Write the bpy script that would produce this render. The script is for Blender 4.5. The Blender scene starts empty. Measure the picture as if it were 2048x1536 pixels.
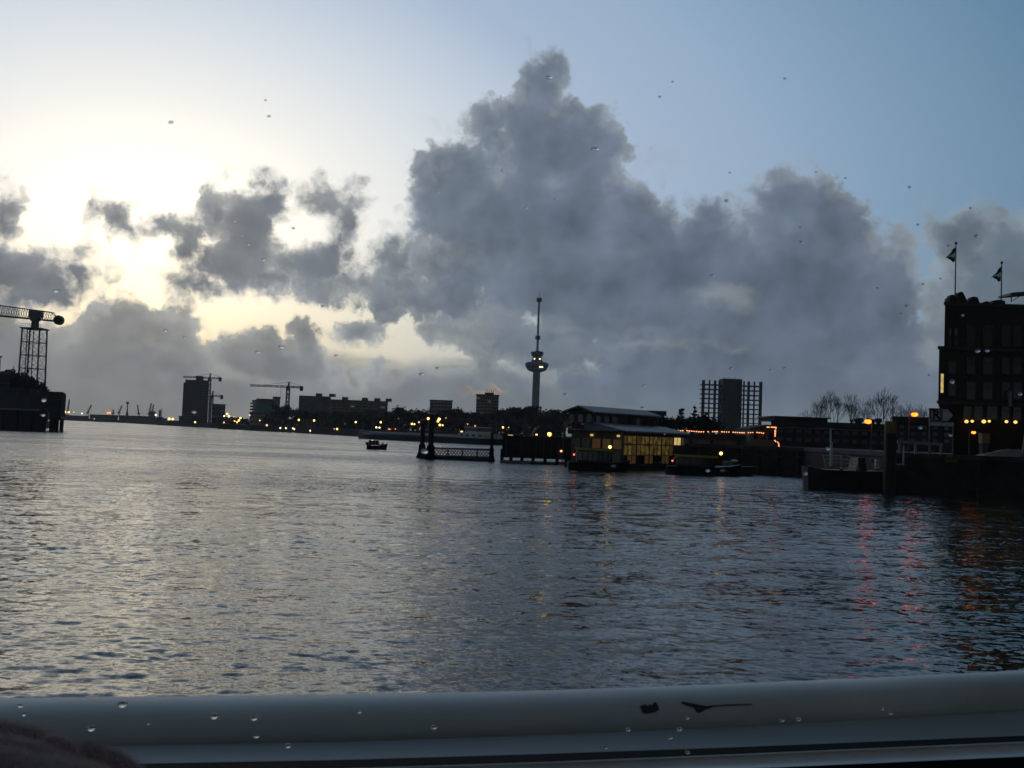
import bpy, bmesh, math, random
import numpy as np
from mathutils import Vector, Matrix
R = math.radians
scene = bpy.context.scene
COL = scene.collection
rng = random.Random(7)

# ------------------------------------------------------------------ camera
F_PX = 2150.0
PITCH, ROLL = R(2.66), R(2.1)
EYE = Vector((0, 0, 3.5))
FWD = Vector((0, math.cos(PITCH), math.sin(PITCH)))
UP0 = Vector((0, -math.sin(PITCH), math.cos(PITCH)))
RGT0 = Vector((1, 0, 0))
RGT = RGT0 * math.cos(ROLL) + UP0 * math.sin(ROLL)
UPV = -RGT0 * math.sin(ROLL) + UP0 * math.cos(ROLL)

def ray(px, py):
    """direction of a photograph pixel (2048 x 1536), with y component 1"""
    d = FWD * F_PX + RGT * (px - 1024) - UPV * (py - 768)
    return d / d.y

def at(px, py, Y):
    return EYE + ray(px, py) * Y

def zat(px, py, Y):
    return at(px, py, Y).z

def xat(px, Y, py=860):
    return at(px, py, Y).x

cam_d = bpy.data.cameras.new('camera')
cam_d.sensor_width = 36
cam_d.lens = 36 * F_PX / 2048
cam_d.clip_start = 0.05
cam_d.clip_end = 20000
cam_d.dof.use_dof = True; cam_d.dof.focus_distance = 400; cam_d.dof.aperture_fstop = 30
cam = bpy.data.objects.new('camera', cam_d)
cam.matrix_world = Matrix.Translation(EYE) @ Matrix((
    (RGT.x, UPV.x, -FWD.x, 0), (RGT.y, UPV.y, -FWD.y, 0), (RGT.z, UPV.z, -FWD.z, 0), (0, 0, 0, 1)))
COL.objects.link(cam)
scene.camera = cam

scene.view_settings.view_transform = 'Standard'
scene.view_settings.look = 'None'
scene.view_settings.gamma = 1
scene.view_settings.exposure = 0
cy = scene.cycles
cy.max_bounces = 6
cy.diffuse_bounces = 2
cy.glossy_bounces = 4
cy.transmission_bounces = 6
cy.caustics_reflective = False
cy.caustics_refractive = False
cy.sample_clamp_indirect = 6
cy.use_adaptive_sampling = True
cy.adaptive_threshold = 0.008

def lin(r, g, b):
    f = lambda c: c / 12.92 if c <= 0.04045 else ((c + 0.055) / 1.055) ** 2.4
    return (f(r / 255), f(g / 255), f(b / 255), 1)

# ------------------------------------------------------------------ node helper
class NB:
    def __init__(s, tree):
        s.t = tree; s.n = tree.nodes; s.l = tree.links
    def put(s, inp, v):
        if isinstance(v, bpy.types.NodeSocket): s.l.new(v, inp)
        elif v is not None: inp.default_value = v
    def m(s, op, a, b=None, c=None, clamp=False):
        nd = s.n.new('ShaderNodeMath'); nd.operation = op; nd.use_clamp = clamp
        for i, v in enumerate((a, b, c)):
            if v is not None: s.put(nd.inputs[i], v)
        return nd.outputs[0]
    def v(s, op, a, b=None, c=None, scale=None):
        nd = s.n.new('ShaderNodeVectorMath'); nd.operation = op
        for i, x in enumerate((a, b, c)):
            if x is not None: s.put(nd.inputs[i], x)
        if scale is not None: s.put(nd.inputs['Scale'], scale)
        return nd.outputs['Value'] if op in ('LENGTH', 'DOT_PRODUCT', 'DISTANCE') else nd.outputs['Vector']
    def noise(s, vec, scale, detail=4, rough=0.5, dist=0, col=False, dim='3D', typ=None):
        nd = s.n.new('ShaderNodeTexNoise'); nd.noise_dimensions = dim
        if typ: nd.noise_type = typ
        s.put(nd.inputs['Vector'], vec); s.put(nd.inputs['Scale'], scale)
        s.put(nd.inputs['Detail'], detail); s.put(nd.inputs['Roughness'], rough); s.put(nd.inputs['Distortion'], dist)
        return nd.outputs['Color' if col else 'Fac']
    def ramp(s, fac, stops, interp='LINEAR'):
        nd = s.n.new('ShaderNodeValToRGB'); cr = nd.color_ramp; cr.interpolation = interp
        while len(cr.elements) < len(stops): cr.elements.new(0.5)
        for e, (p, c) in zip(cr.elements, stops):
            e.position = p; e.color = c if len(c) == 4 else (*c, 1)
        s.put(nd.inputs[0], fac)
        return nd.outputs[0]
    def mix(s, fac, a, b, mode='MIX'):
        nd = s.n.new('ShaderNodeMix'); nd.data_type = 'RGBA'; nd.blend_type = mode
        s.put(nd.inputs[0], fac); s.put(nd.inputs[6], a); s.put(nd.inputs[7], b)
        return nd.outputs[2]
    def sstep(s, x, a, b, lo=0.0, hi=1.0):
        nd = s.n.new('ShaderNodeMapRange'); nd.interpolation_type = 'SMOOTHSTEP'
        s.put(nd.inputs[0], x); s.put(nd.inputs[1], a); s.put(nd.inputs[2], b); s.put(nd.inputs[3], lo); s.put(nd.inputs[4], hi)
        return nd.outputs[0]
    def xyz(s, x=0.0, y=0.0, z=0.0):
        nd = s.n.new('ShaderNodeCombineXYZ')
        for i, q in enumerate((x, y, z)): s.put(nd.inputs[i], q)
        return nd.outputs[0]
    def sep(s, vec):
        nd = s.n.new('ShaderNodeSeparateXYZ'); s.put(nd.inputs[0], vec); return nd.outputs

# ------------------------------------------------------------------ sky (world): dusk gradient by angle from the hidden sun, cumulus in azimuth / elevation
SUN_AZ, SUN_EL = R(-21), R(2.5)
def sky_uv(px, py):
    d = ray(px, py).normalized()
    return (math.atan2(d.x, d.y) * 2.15, math.asin(d.z) * 2.15)

world = bpy.data.worlds.new('World')
scene.world = world
world.use_nodes = True
world.cycles.sampling_method = 'NONE'
nb = NB(world.node_tree)
nb.n.clear()
tc = nb.n.new('ShaderNodeTexCoord')
dirv = nb.v('NORMALIZE', tc.outputs['Generated'])
dx, dy, dz = nb.sep(dirv)
az = nb.m('MULTIPLY', nb.m('ARCTAN2', dx, dy), 2.15)
el = nb.m('MULTIPLY', nb.m('ARCSINE', dz), 2.15)
P = nb.xyz(az, el, 0.0)

# clear sky
su, sv = sky_uv(310, 490)
q = nb.v('MULTIPLY', nb.v('SUBTRACT', P, (su, sv, 0)), (1, 1.6, 0))
rr = nb.m('MULTIPLY', nb.v('LENGTH', q), 0.25)
K = 0.25
clear = nb.ramp(rr, [
    (0.00, (1.75, 1.62, 1.32)), (0.16 * K, (1.5, 1.41, 1.20)), (0.30 * K, (1.18, 1.14, 1.03)), (0.42 * K, (0.97, 0.97, 0.93)), (0.58 * K, lin(229, 235, 238)), (0.75 * K, lin(205, 216, 229)),
    (0.98 * K, lin(167, 187, 212)), (1.25 * K, lin(150, 175, 201)), (1.45 * K, lin(131, 160, 188)),
    (1.73 * K, lin(106, 140, 168)), (1.92 * K, lin(84, 121, 156)), (2.5 * K, lin(72, 98, 124)), (3.3 * K, lin(54, 66, 78)), (4.0 * K, lin(44, 49, 54))])
warm = nb.m('MULTIPLY', nb.sstep(el, 0.42, 0.1), nb.sstep(rr, 1.2 * K, 0.3 * K))
clear = nb.mix(nb.m('MULTIPLY', warm, 0.9), clear, nb.mix(1.0, clear, (1.0, 0.93, 0.70, 1), 'MULTIPLY'))
nish = nb.n.new('ShaderNodeTexSky'); nish.sky_type = 'NISHITA'; nish.sun_disc = False
nish.sun_elevation = SUN_EL; nish.sun_rotation = SUN_AZ
clear = nb.mix(0.008, clear, nish.outputs[0])

# cloud layers
wn = nb.noise(P, 9.0, 5, 0.55, col=True)
wn2 = nb.noise(P, 34.0, 3, 0.5, col=True)
warp = nb.v('ADD', nb.v('SCALE', nb.v('SUBTRACT', wn, (0.5, 0.5, 0.5)), scale=0.085), nb.v('SCALE', nb.v('SUBTRACT', wn2, (0.5, 0.5, 0.5)), scale=0.028))
PW = nb.v('ADD', P, warp)
def field(vec, blobs, k=0.022):
    acc = None
    for (cx, cy_, rx, ry) in blobs:
        u, w = sky_uv(cx, cy_)
        rm = min(rx, ry) / 1000
        sx, sy = rm / (rx / 1000), rm / (ry / 1000)
        ln = nb.v('LENGTH', nb.v('MULTIPLY_ADD', vec, (sx, sy, 0), (-u * sx, -w * sy, 0)))
        d = nb.m('SUBTRACT', rm, ln)
        acc = d if acc is None else nb.m('SMOOTH_MAX', acc, d, k)
    return acc
big = [(1084, 190, 40, 56), (1040, 235, 72, 42), (1152, 238, 30, 18), (1095, 305, 135, 62), (925, 335, 76, 46), (895, 385, 70, 60),
       (1190, 335, 52, 78), (1080, 440, 215, 96), (1270, 455, 98, 66), (1432, 436, 46, 42), (1370, 545, 150, 96),
       (1572, 420, 78, 62), (1530, 440, 60, 40), (1660, 460, 66, 72), (1600, 570, 190, 116), (1768, 600, 62, 92), (1130, 560, 230, 84),
       (950, 540, 100, 42), (1330, 640, 290, 56), (1620, 690, 190, 76), (1480, 725, 330, 56), (1080, 606, 190, 26), (1560, 770, 330, 50)]
mid = [(805, 520, 62, 48), (800, 572, 62, 40), (890, 590, 70, 24), (498, 465, 60, 78), (545, 392, 46, 36), (455, 528, 72, 44), (540, 550, 106, 30),
       (625, 530, 84, 40), (700, 555, 56, 28), (370, 505, 20, 48), (390, 560, 50, 24), (655, 402, 42, 22), (694, 440, 16, 40), (428, 425, 24, 34),
       (225, 436, 46, 28), (312, 458, 50, 17), (30, 550, 118, 44), (152, 546, 22, 34), (85, 580, 80, 34), (0, 440, 14, 36), (715, 672, 34, 14),
       (1935, 476, 66, 44), (2030, 490, 80, 48), (2010, 590, 130, 90), (1796, 502, 20, 20)]
low = [(240, 662, 74, 54), (330, 670, 48, 42), (366, 636, 12, 14), (270, 735, 170, 60), (490, 714, 86, 42), (612, 694, 40, 44), (570, 735, 120, 46), (20, 700, 92, 64),
       (960, 662, 98, 38), (1110, 705, 140, 50), (1400, 735, 300, 40), (1845, 735, 40, 50), (1990, 735, 80, 60), (200, 830, 640, 110), (1300, 850, 900, 100), (2300, 650, 250, 120), (-150, 640, 160, 100)]
def billow(vec, sc_, det):      # rounded cauliflower lumps: smooth cells at three sizes
    nd = nb.n.new('ShaderNodeTexVoronoi'); nd.feature = 'SMOOTH_F1'; nd.voronoi_dimensions = '2D'; nd.normalize = True
    nb.put(nd.inputs['Vector'], vec); nb.put(nd.inputs['Scale'], sc_); nb.put(nd.inputs['Detail'], det); nb.put(nd.inputs['Roughness'], 0.55); nb.put(nd.inputs['Lacunarity'], 2.2); nb.put(nd.inputs['Smoothness'], 0.55)
    return nb.m('SUBTRACT', 0.62, nb.m('MULTIPLY', nd.outputs['Distance'], 1.35))
fine = nb.m('SUBTRACT', nb.noise(P, 16.0, 9, 0.58), 0.5)
PB = nb.v('ADD', P, nb.v('SCALE', nb.v('SUBTRACT', wn2, (0.5, 0.5, 0.5)), scale=0.05))
b0 = billow(PB, 13.0, 3.0)
b1 = billow(nb.v('ADD', PB, (-0.020, 0.016, 0)), 13.0, 1.0)
fb = nb.m('ADD', nb.m('MULTIPLY', b0, 0.62), nb.m('MULTIPLY', fine, 0.62))
edge = nb.m('MULTIPLY', nb.m('ADD', nb.m('MULTIPLY', b0, 0.85), nb.m('MULTIPLY', fine, 0.75)), 0.085)
relief = nb.m('SUBTRACT', b0, b1)       # lit side of the billows (towards the sunset and up)
mid_n = nb.m('SUBTRACT', nb.noise(P, 6.0, 5, 0.5), 0.5)
mid_n2 = nb.m('SUBTRACT', nb.noise(nb.v('ADD', P, (-0.05, 0.04, 0)), 6.0, 3, 0.5), 0.5)
relief_big = nb.m('SUBTRACT', mid_n, mid_n2)
broad = nb.noise(nb.v('MULTIPLY', P, (1, 1.9, 1)), 3.4, 5, 0.5)

def layer(col, f, width, c_edge, c_body, c_deep, opac, depth, bias=0.02, rim=1.0, shade=1.0):
    d = nb.m('ADD', nb.m('ADD', f, bias), edge)
    wvar = nb.m('MULTIPLY', width, nb.sstep(broad, 0.3, 0.7, 0.5, 1.5))      # some outlines crisp, some torn and soft
    a = nb.m('MULTIPLY', nb.sstep(d, 0.0, wvar), opac)
    t = nb.sstep(nb.m('ADD', d, nb.m('MULTIPLY', nb.m('SUBTRACT', broad, 0.5), 0.22)), 0.0, depth)
    c = nb.mix(t, c_body, c_deep)
    c = nb.mix(nb.m('MULTIPLY', nb.sstep(d, 0.05, 0.0), rim), c, c_edge)
    k = nb.m('ADD', 1.0, nb.m('ADD', nb.m('MULTIPLY', relief, 0.42), nb.m('MULTIPLY', relief_big, 0.95)))
    k = nb.m('MULTIPLY', k, nb.sstep(broad, 0.25, 0.75, 0.82, 1.22))
    k = nb.m('MULTIPLY', nb.m('MAXIMUM', k, 0.55), nb.m('MULTIPLY', shade, nb.sstep(el, 0.05, 0.4, 1.28, 0.98)))
    c = nb.v('SCALE', c, scale=k)
    return nb.mix(a, col, c)
def tint(left, right):
    return nb.mix(nb.sstep(az, -0.75, 0.35), left, right)
# low veil at the horizon, then the bank, the mid clouds and the tall cumulus
veil_n = nb.noise(nb.v('MULTIPLY', P, (1, 3.2, 1)), 5.0, 5, 0.55)
veil_h = nb.m('ADD', el, nb.m('MULTIPLY', nb.m('SUBTRACT', veil_n, 0.5), 0.10))
veil_c = nb.v('SCALE', tint(lin(124, 125, 124), lin(108, 117, 124)), scale=nb.m('ADD', 0.88, nb.m('MULTIPLY', veil_n, 0.62)))
col = nb.mix(nb.sstep(veil_h, 0.165, 0.10, 0.0, 0.9), clear, veil_c)
col = layer(col, field(PW, low), 0.022, tint(lin(172, 172, 166), lin(146, 154, 158)), tint(lin(140, 141, 140), lin(116, 125, 132)), tint(lin(118, 119, 120), lin(98, 107, 117)), 0.97, 0.12, 0.006)
col = layer(col, field(PW, mid, 0.018), 0.036, tint(lin(200, 200, 196), lin(150, 162, 170)), tint(lin(136, 140, 144), lin(124, 136, 146)), tint(lin(106, 112, 120), lin(96, 110, 122)), 0.97, 0.085, 0.012)
col = layer(col, field(PW, big, 0.03), 0.026, tint(lin(182, 184, 184), lin(150, 160, 170)), tint(lin(128, 137, 148), lin(112, 126, 144)), tint(lin(99, 108, 121), lin(89, 101, 118)), 0.985, 0.15, 0.012, nb.sstep(el, 0.16, 0.36), nb.sstep(el, 0.16, 0.44, 0.80, 0.99))
# thin wisps torn off the tops, and the pale murk that lies over everything near the horizon
wisp = [(1300, 325, 40, 34), (1330, 318, 20, 16), (430, 378, 36, 26), (660, 395, 60, 34), (895, 255, 36, 20)]
wd = nb.m('ADD', field(PW, wisp, 0.02), nb.m('MULTIPLY', fb, 0.16))
col = nb.mix(nb.sstep(wd, 0.0, 0.09, 0.0, 0.5), col, tint(lin(190, 190, 186), lin(160, 166, 170)))
murk = nb.v('SCALE', tint(lin(131, 131, 128), lin(112, 122, 130)), scale=nb.m('ADD', 1.0, nb.m('MULTIPLY', veil_n, 0.46)))
col = nb.mix(nb.sstep(veil_h, 0.12, 0.02, 0.0, 0.75), col, murk)
# pale rim of the lower cloud deck seen under the dark base of the big cumulus, and a last scrap of sunlit cloud
deck = [(960, 632, 120, 7), (1130, 655, 130, 8), (1290, 690, 120, 8), (1180, 708, 60, 9), (1440, 590, 60, 26), (1860, 640, 16, 60), (1850, 700, 26, 26)]
dd = nb.m('ADD', field(PW, deck, 0.015), nb.m('MULTIPLY', fb, 0.05))
col = nb.mix(nb.sstep(dd, -0.006, 0.03, 0.0, 0.5), col, tint(lin(190, 186, 172), lin(158, 165, 168)))
ember = [(962, 787, 24, 5), (990, 775, 15, 4)]
ed = nb.m('ADD', field(PW, ember, 0.01), nb.m('MULTIPLY', fine, 0.03))
col = nb.mix(nb.sstep(ed, -0.004, 0.008, 0.0, 0.75), col, lin(240, 178, 130))
bg = nb.n.new('ShaderNodeBackground')
nb.put(bg.inputs[0], col); bg.inputs[1].default_value = 1.0
out = nb.n.new('ShaderNodeOutputWorld')
nb.l.new(bg.outputs[0], out.inputs[0])

sun_d = bpy.data.lights.new('sun', 'SUN')
sun_d.energy = 0.03; sun_d.angle = R(40); sun_d.color = (1.0, 0.86, 0.66)
sun = bpy.data.objects.new('sun', sun_d)
sd = Vector((math.sin(SUN_AZ) * math.cos(SUN_EL), math.cos(SUN_AZ) * math.cos(SUN_EL), math.sin(SUN_EL)))
sun.rotation_euler = sd.to_track_quat('Z', 'Y').to_euler()
COL.objects.link(sun)

# ------------------------------------------------------------------ materials
def mat(name, col, rough=0.7, var=0.25, scale=2.0, metal=0.0, bump=0.0, spec=0.3, stretch=(1, 1, 1), second=None):
    m = bpy.data.materials.new(name); m.use_nodes = True
    b = NB(m.node_tree); p = b.n['Principled BSDF']
    t = b.n.new('ShaderNodeTexCoord')
    vec = b.v('MULTIPLY', t.outputs['Object'], stretch)
    n1 = b.noise(vec, scale, 6, 0.6)
    c2 = second or tuple(c * (1 - var) for c in col[:3])
    c3 = tuple(min(1, c * (1 + var)) for c in col[:3])
    b.put(p.inputs['Base Color'], b.ramp(n1, [(0.3, (*c2[:3], 1)), (0.7, (*c3, 1))]))
    b.put(p.inputs['Roughness'], b.m('ADD', rough - 0.1, b.m('MULTIPLY', n1, 0.2)))
    p.inputs['Metallic'].default_value = metal
    p.inputs['Specular IOR Level'].default_value = spec
    if bump:
        bn = b.n.new('ShaderNodeBump'); bn.inputs['Strength'].default_value = bump
        b.put(bn.inputs['Height'], b.noise(vec, scale * 6, 4, 0.6)); b.l.new(bn.outputs[0], p.inputs['Normal'])
    return m
def cloth(name, col):
    m = mat(name, col, 0.9, 0.15, 2.0, spec=0.1); t = m.node_tree; p = t.nodes['Principled BSDF']
    tr = t.nodes.new('ShaderNodeBsdfTranslucent'); tr.inputs[0].default_value = (*[min(1, c * 1.6) for c in col], 1)
    mx = t.nodes.new('ShaderNodeMixShader'); mx.inputs[0].default_value = 0.55
    t.links.new(p.outputs[0], mx.inputs[1]); t.links.new(tr.outputs[0], mx.inputs[2]); t.links.new(mx.outputs[0], t.nodes['Material Output'].inputs[0])
    return m
def glow(name, col, strength, vary=0.2, scale=3.0):
    m = bpy.data.materials.new(name); m.use_nodes = True
    b = NB(m.node_tree); p = b.n['Principled BSDF']
    t = b.n.new('ShaderNodeTexCoord')
    n1 = b.noise(t.outputs['Object'], scale, 3)
    p.inputs['Base Color'].default_value = (0.06, 0.05, 0.04, 1)
    p.inputs['Emission Color'].default_value = (*col, 1)
    b.put(p.inputs['Emission Strength'], b.m('MULTIPLY', strength, b.sstep(n1, 0.3, 0.7, 1 - vary, 1 + vary)))
    return m
def brick_mat(name, c1, c2, mortar, scale=1.0):
    m = bpy.data.materials.new(name); m.use_nodes = True
    b = NB(m.node_tree); p = b.n['Principled BSDF']
    t = b.n.new('ShaderNodeTexCoord')
    x, y, z = b.sep(t.outputs['Object'])
    vec = b.xyz(b.m('ADD', x, y), z, 0.0)
    br = b.n.new('ShaderNodeTexBrick'); b.put(br.inputs['Vector'], vec)
    br.inputs['Color1'].default_value = (*c1, 1); br.inputs['Color2'].default_value = (*c2, 1); br.inputs['Mortar'].default_value = (*mortar, 1)
    br.inputs['Scale'].default_value = scale; br.inputs['Brick Width'].default_value = 0.44; br.inputs['Row Height'].default_value = 0.14; br.inputs['Mortar Size'].default_value = 0.012
    n1 = b.noise(t.outputs['Object'], 0.7, 5, 0.6)
    b.put(p.inputs['Base Color'], b.mix(0.55, br.outputs[0], b.ramp(n1, [(0.3, tuple(c * 0.55 for c in c1)), (0.7, tuple(c * 1.2 for c in c2))])))
    p.inputs['Roughness'].default_value = 0.85
    return m
M = dict(
    concrete=mat('concrete', (0.20, 0.20, 0.195), 0.85, 0.3, 0.5, bump=0.2),
    dark_concrete=mat('dark_concrete', (0.09, 0.09, 0.088), 0.85, 0.35, 0.4, bump=0.2),
    quay_stone=mat('quay_stone', (0.055, 0.052, 0.047), 0.9, 0.45, 0.8, bump=0.4),
    paving=mat('paving', (0.16, 0.155, 0.15), 0.85, 0.2, 1.5),
    facade_grey=mat('facade_grey', (0.17, 0.17, 0.17), 0.8, 0.25, 0.3),
    facade_brown=mat('facade_brown', (0.14, 0.12, 0.10), 0.85, 0.3, 0.3),
    facade_pale=mat('facade_pale', (0.34, 0.34, 0.34), 0.8, 0.2, 0.3),
    facade_dark=mat('facade_dark', (0.07, 0.07, 0.07), 0.8, 0.3, 0.4),
    glass_dark=mat('glass_dark', (0.03, 0.035, 0.04), 0.12, 0.3, 0.5, spec=0.6),
    glass_green=mat('glass_green', (0.03, 0.12, 0.10), 0.15, 0.3, 0.2, spec=0.6),
    glass_blue=mat('glass_blue', (0.19, 0.22, 0.25), 0.25, 0.3, 0.7, spec=0.6),
    steel=mat('steel', (0.10, 0.10, 0.105), 0.5, 0.3, 1.0, metal=0.3),
    crane_paint=mat('crane_paint', (0.22, 0.22, 0.215), 0.6, 0.25, 1.0),
    steel_pale=mat('steel_pale', (0.34, 0.34, 0.33), 0.5, 0.25, 1.0),
    white=mat('white_paint', (0.80, 0.80, 0.79), 0.5, 0.12, 1.5),
    yellow=mat('yellow_paint', (0.24, 0.185, 0.04), 0.7, 0.25, 2.0),
    taxi_yellow=mat('taxi_yellow', (0.62, 0.54, 0.10), 0.5, 0.15, 2.0),
    roof_zinc=mat('roof_zinc', (0.30, 0.31, 0.33), 0.55, 0.15, 0.8, bump=0.1, spec=0.4),
    timber=mat('timber', (0.06, 0.05, 0.04), 0.85, 0.4, 1.2, stretch=(4, 4, 0.6), bump=0.4),
    rubber=mat('rubber', (0.010, 0.010, 0.010), 0.9, 0.3, 3.0, spec=0.06),
    base_stone=mat('base_stone', (0.022, 0.021, 0.02), 0.9, 0.35, 0.8, bump=0.3),
    hull_black=mat('hull_black', (0.018, 0.019, 0.02), 0.5, 0.4, 1.0, spec=0.4),
    hull_green=mat('hull_green', (0.08, 0.09, 0.06), 0.6, 0.3, 0.5),
    red=mat('red_paint', (0.16, 0.03, 0.025), 0.6, 0.3, 0.5),
    bark=mat('bark', (0.05, 0.042, 0.035), 0.9, 0.4, 3.0),
    twig=mat('twig', (0.045, 0.042, 0.036), 0.95, 0.4, 0.4),
    needle=mat('needle', (0.03, 0.045, 0.03), 0.95, 0.4, 1.0),
    flag_green=cloth('flag_green', (0.02, 0.16, 0.08)),
    flag_white=cloth('flag_white', (0.6, 0.6, 0.6)),
    flag_red=cloth('flag_red', (0.40, 0.03, 0.05)),
    flag_blue=cloth('flag_blue', (0.03, 0.05, 0.25)),
    sign_blue=mat('sign_blue', (0.66, 0.72, 0.80), 0.6, 0.2, 4.0),
    black=mat('black_paint', (0.012, 0.012, 0.012), 0.6, 0.2, 2.0),
    brick=brick_mat('brick', (0.075, 0.05, 0.04), (0.055, 0.04, 0.034), (0.09, 0.085, 0.08)),
    lamp_yellow=glow('lamp_yellow', (1.0, 0.56, 0.13), 4.5),
    lamp_wall=glow('lamp_wall', (1.0, 0.58, 0.14), 1.6),
    lamp_white=glow('lamp_white', (1.0, 0.80, 0.46), 3.6),
    lamp_orange=glow('lamp_orange', (1.0, 0.15, 0.02), 5.0),
    lamp_sodium=glow('lamp_sodium', (1.0, 0.075, 0.006), 11.0),
    lamp_dim=glow('lamp_dim', (1.0, 0.55, 0.25), 1.6),
    lamp_red=glow('lamp_red', (1.0, 0.10, 0.08), 4.0),
    lamp_pink=glow('lamp_pink', (1.0, 0.35, 0.28), 1.1),
    lit_window=glow('lit_window', (1.0, 0.68, 0.13), 0.05, 0.8, 1.9),
    lit_faint=glow('lit_faint', (1.0, 0.60, 0.25), 0.10),
    lit_bright=glow('lit_bright', (1.0, 0.72, 0.26), 0.55),
    lit_warm=glow('lit_warm', (1.0, 0.55, 0.16), 0.035),
    string_glow=glow('string_glow', (1.0, 0.34, 0.12), 2.2),
)

# ------------------------------------------------------------------ mesh builder
class MB:
    def __init__(s): s.v = []; s.f = []
    def add(s, vs, fs):
        o = len(s.v); s.v += [tuple(x) for x in vs]; s.f += [tuple(i + o for i in f) for f in fs]; return s
    def hexa(s, p):      # 8 points: 4 bottom (ccw), 4 top
        return s.add(p, [(3, 2, 1, 0), (4, 5, 6, 7), (0, 1, 5, 4), (1, 2, 6, 5), (2, 3, 7, 6), (3, 0, 4, 7)])
    def box(s, x0, x1, y0, y1, z0, z1):
        return s.hexa([(x0, y0, z0), (x1, y0, z0), (x1, y1, z0), (x0, y1, z0), (x0, y0, z1), (x1, y0, z1), (x1, y1, z1), (x0, y1, z1)])
    def sight(s, x0, x1, y0, y1, z0, z1):   # box whose side walls run back nearly along the line of sight
        k = y1 / y0; e = 0.04 * (y1 - y0)
        a = x0 * k + e if x0 > 0 else x0; b = x1 * k - e if x1 < 0 else x1
        return s.prism([(x0, y0), (x1, y0), (b, y1), (a, y1)], z0, z1)
    def prism(s, pts, z0, z1):   # plan polygon (ccw) extruded
        n = len(pts)
        return s.add([(x, y, z0) for x, y in pts] + [(x, y, z1) for x, y in pts],
                     [tuple(range(n - 1, -1, -1)), tuple(range(n, 2 * n))] + [(i, (i + 1) % n, n + (i + 1) % n, n + i) for i in range(n)])
    def slab(s, pts, d):         # 3D polygon extruded by vector d
        n = len(pts); d = Vector(d)
        return s.add([Vector(p) for p in pts] + [Vector(p) + d for p in pts],
                     [tuple(range(n - 1, -1, -1)), tuple(range(n, 2 * n))] + [(i, (i + 1) % n, n + (i + 1) % n, n + i) for i in range(n)])
    def tube(s, p, q, r0, r1=None, n=6, cap=True):
        p, q = Vector(p), Vector(q); r1 = r0 if r1 is None else r1
        d = (q - p).normalized(); a = d.orthogonal().normalized(); b = d.cross(a)
        vs = []
        for c, r in ((p, r0), (q, r1)):
            vs += [c + (a * math.cos(2 * math.pi * i / n) + b * math.sin(2 * math.pi * i / n)) * r for i in range(n)]
        fs = [(i, (i + 1) % n, n + (i + 1) % n, n + i) for i in range(n)]
        if cap: fs += [tuple(range(n - 1, -1, -1)), tuple(range(n, 2 * n))]
        return s.add(vs, fs)
    def bar(s, p, q, w): return s.tube(p, q, w * 0.707, None, 4)
    def ball(s, c, rx, ry=None, rz=None, n=10, m=7):
        ry = rx if ry is None else ry; rz = rx if rz is None else rz
        vs = [(c[0], c[1], c[2] - rz)]
        for j in range(1, m):
            t = -math.pi / 2 + math.pi * j / m
            vs += [(c[0] + rx * math.cos(t) * math.cos(2 * math.pi * i / n), c[1] + ry * math.cos(t) * math.sin(2 * math.pi * i / n), c[2] + rz * math.sin(t)) for i in range(n)]
        vs.append((c[0], c[1], c[2] + rz)); L = len(vs) - 1
        fs = [(0, 1 + (i + 1) % n, 1 + i) for i in range(n)]
        for j in range(m - 2):
            a = 1 + j * n
            fs += [(a + i, a + (i + 1) % n, a + n + (i + 1) % n, a + n + i) for i in range(n)]
        a = 1 + (m - 2) * n
        fs += [(a + i, a + (i + 1) % n, L) for i in range(n)]
        return s.add(vs, fs)
    def lathe(s, cx, cy_, prof, n=20):   # prof: [(r, z), ...] bottom to top
        vs = [(cx + r * math.cos(2 * math.pi * i / n), cy_ + r * math.sin(2 * math.pi * i / n), z) for r, z in prof for i in range(n)]
        fs = [(j * n + i, j * n + (i + 1) % n, (j + 1) * n + (i + 1) % n, (j + 1) * n + i) for j in range(len(prof) - 1) for i in range(n)]
        k = (len(prof) - 1) * n
        return s.add(vs, fs + [tuple(range(n - 1, -1, -1)), tuple(range(k, k + n))])
    def mesh(s, name, m, off=(0, 0, 0), smooth=False):
        me = bpy.data.meshes.new(name)
        me.from_pydata([(x - off[0], y - off[1], z - off[2]) for x, y, z in s.v], [], s.f)
        me.materials.append(M[m] if isinstance(m, str) else m)
        if smooth: me.shade_smooth()
        return me
    def build(s, name, m, parent=None, smooth=False):
        off = Vector((0, 0, 0)); p = parent
        while p is not None: off += p.location; p = p.parent
        o = bpy.data.objects.new(name, s.mesh(name, m, off, smooth)); COL.objects.link(o); o.parent = parent
        return o
def tag(o, label=None, cat=None, group=None, kind=None):
    if label: o['label'] = label
    if cat: o['category'] = cat
    if group: o['group'] = group
    if kind: o['kind'] = kind
    return o
def thing(name, label, cat, loc, group=None):
    o = bpy.data.objects.new(name, None); COL.objects.link(o); o.empty_display_size = 0.2
    o.location = loc
    return tag(o, label, cat, group)
def dup(root, loc, label=None, scale=None, rotz=0.0):
    r = root.copy(); COL.objects.link(r); r.location = loc
    if scale: r.scale = scale
    r.rotation_euler = (0, 0, rotz)
    if label: r['label'] = label
    for ch in root.children:
        c = ch.copy(); COL.objects.link(c); c.parent = r
        for g in ch.children:
            d = g.copy(); COL.objects.link(d); d.parent = c
    return r
def structure(mb, name, m): return tag(mb.build(name, m), kind='structure')
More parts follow.
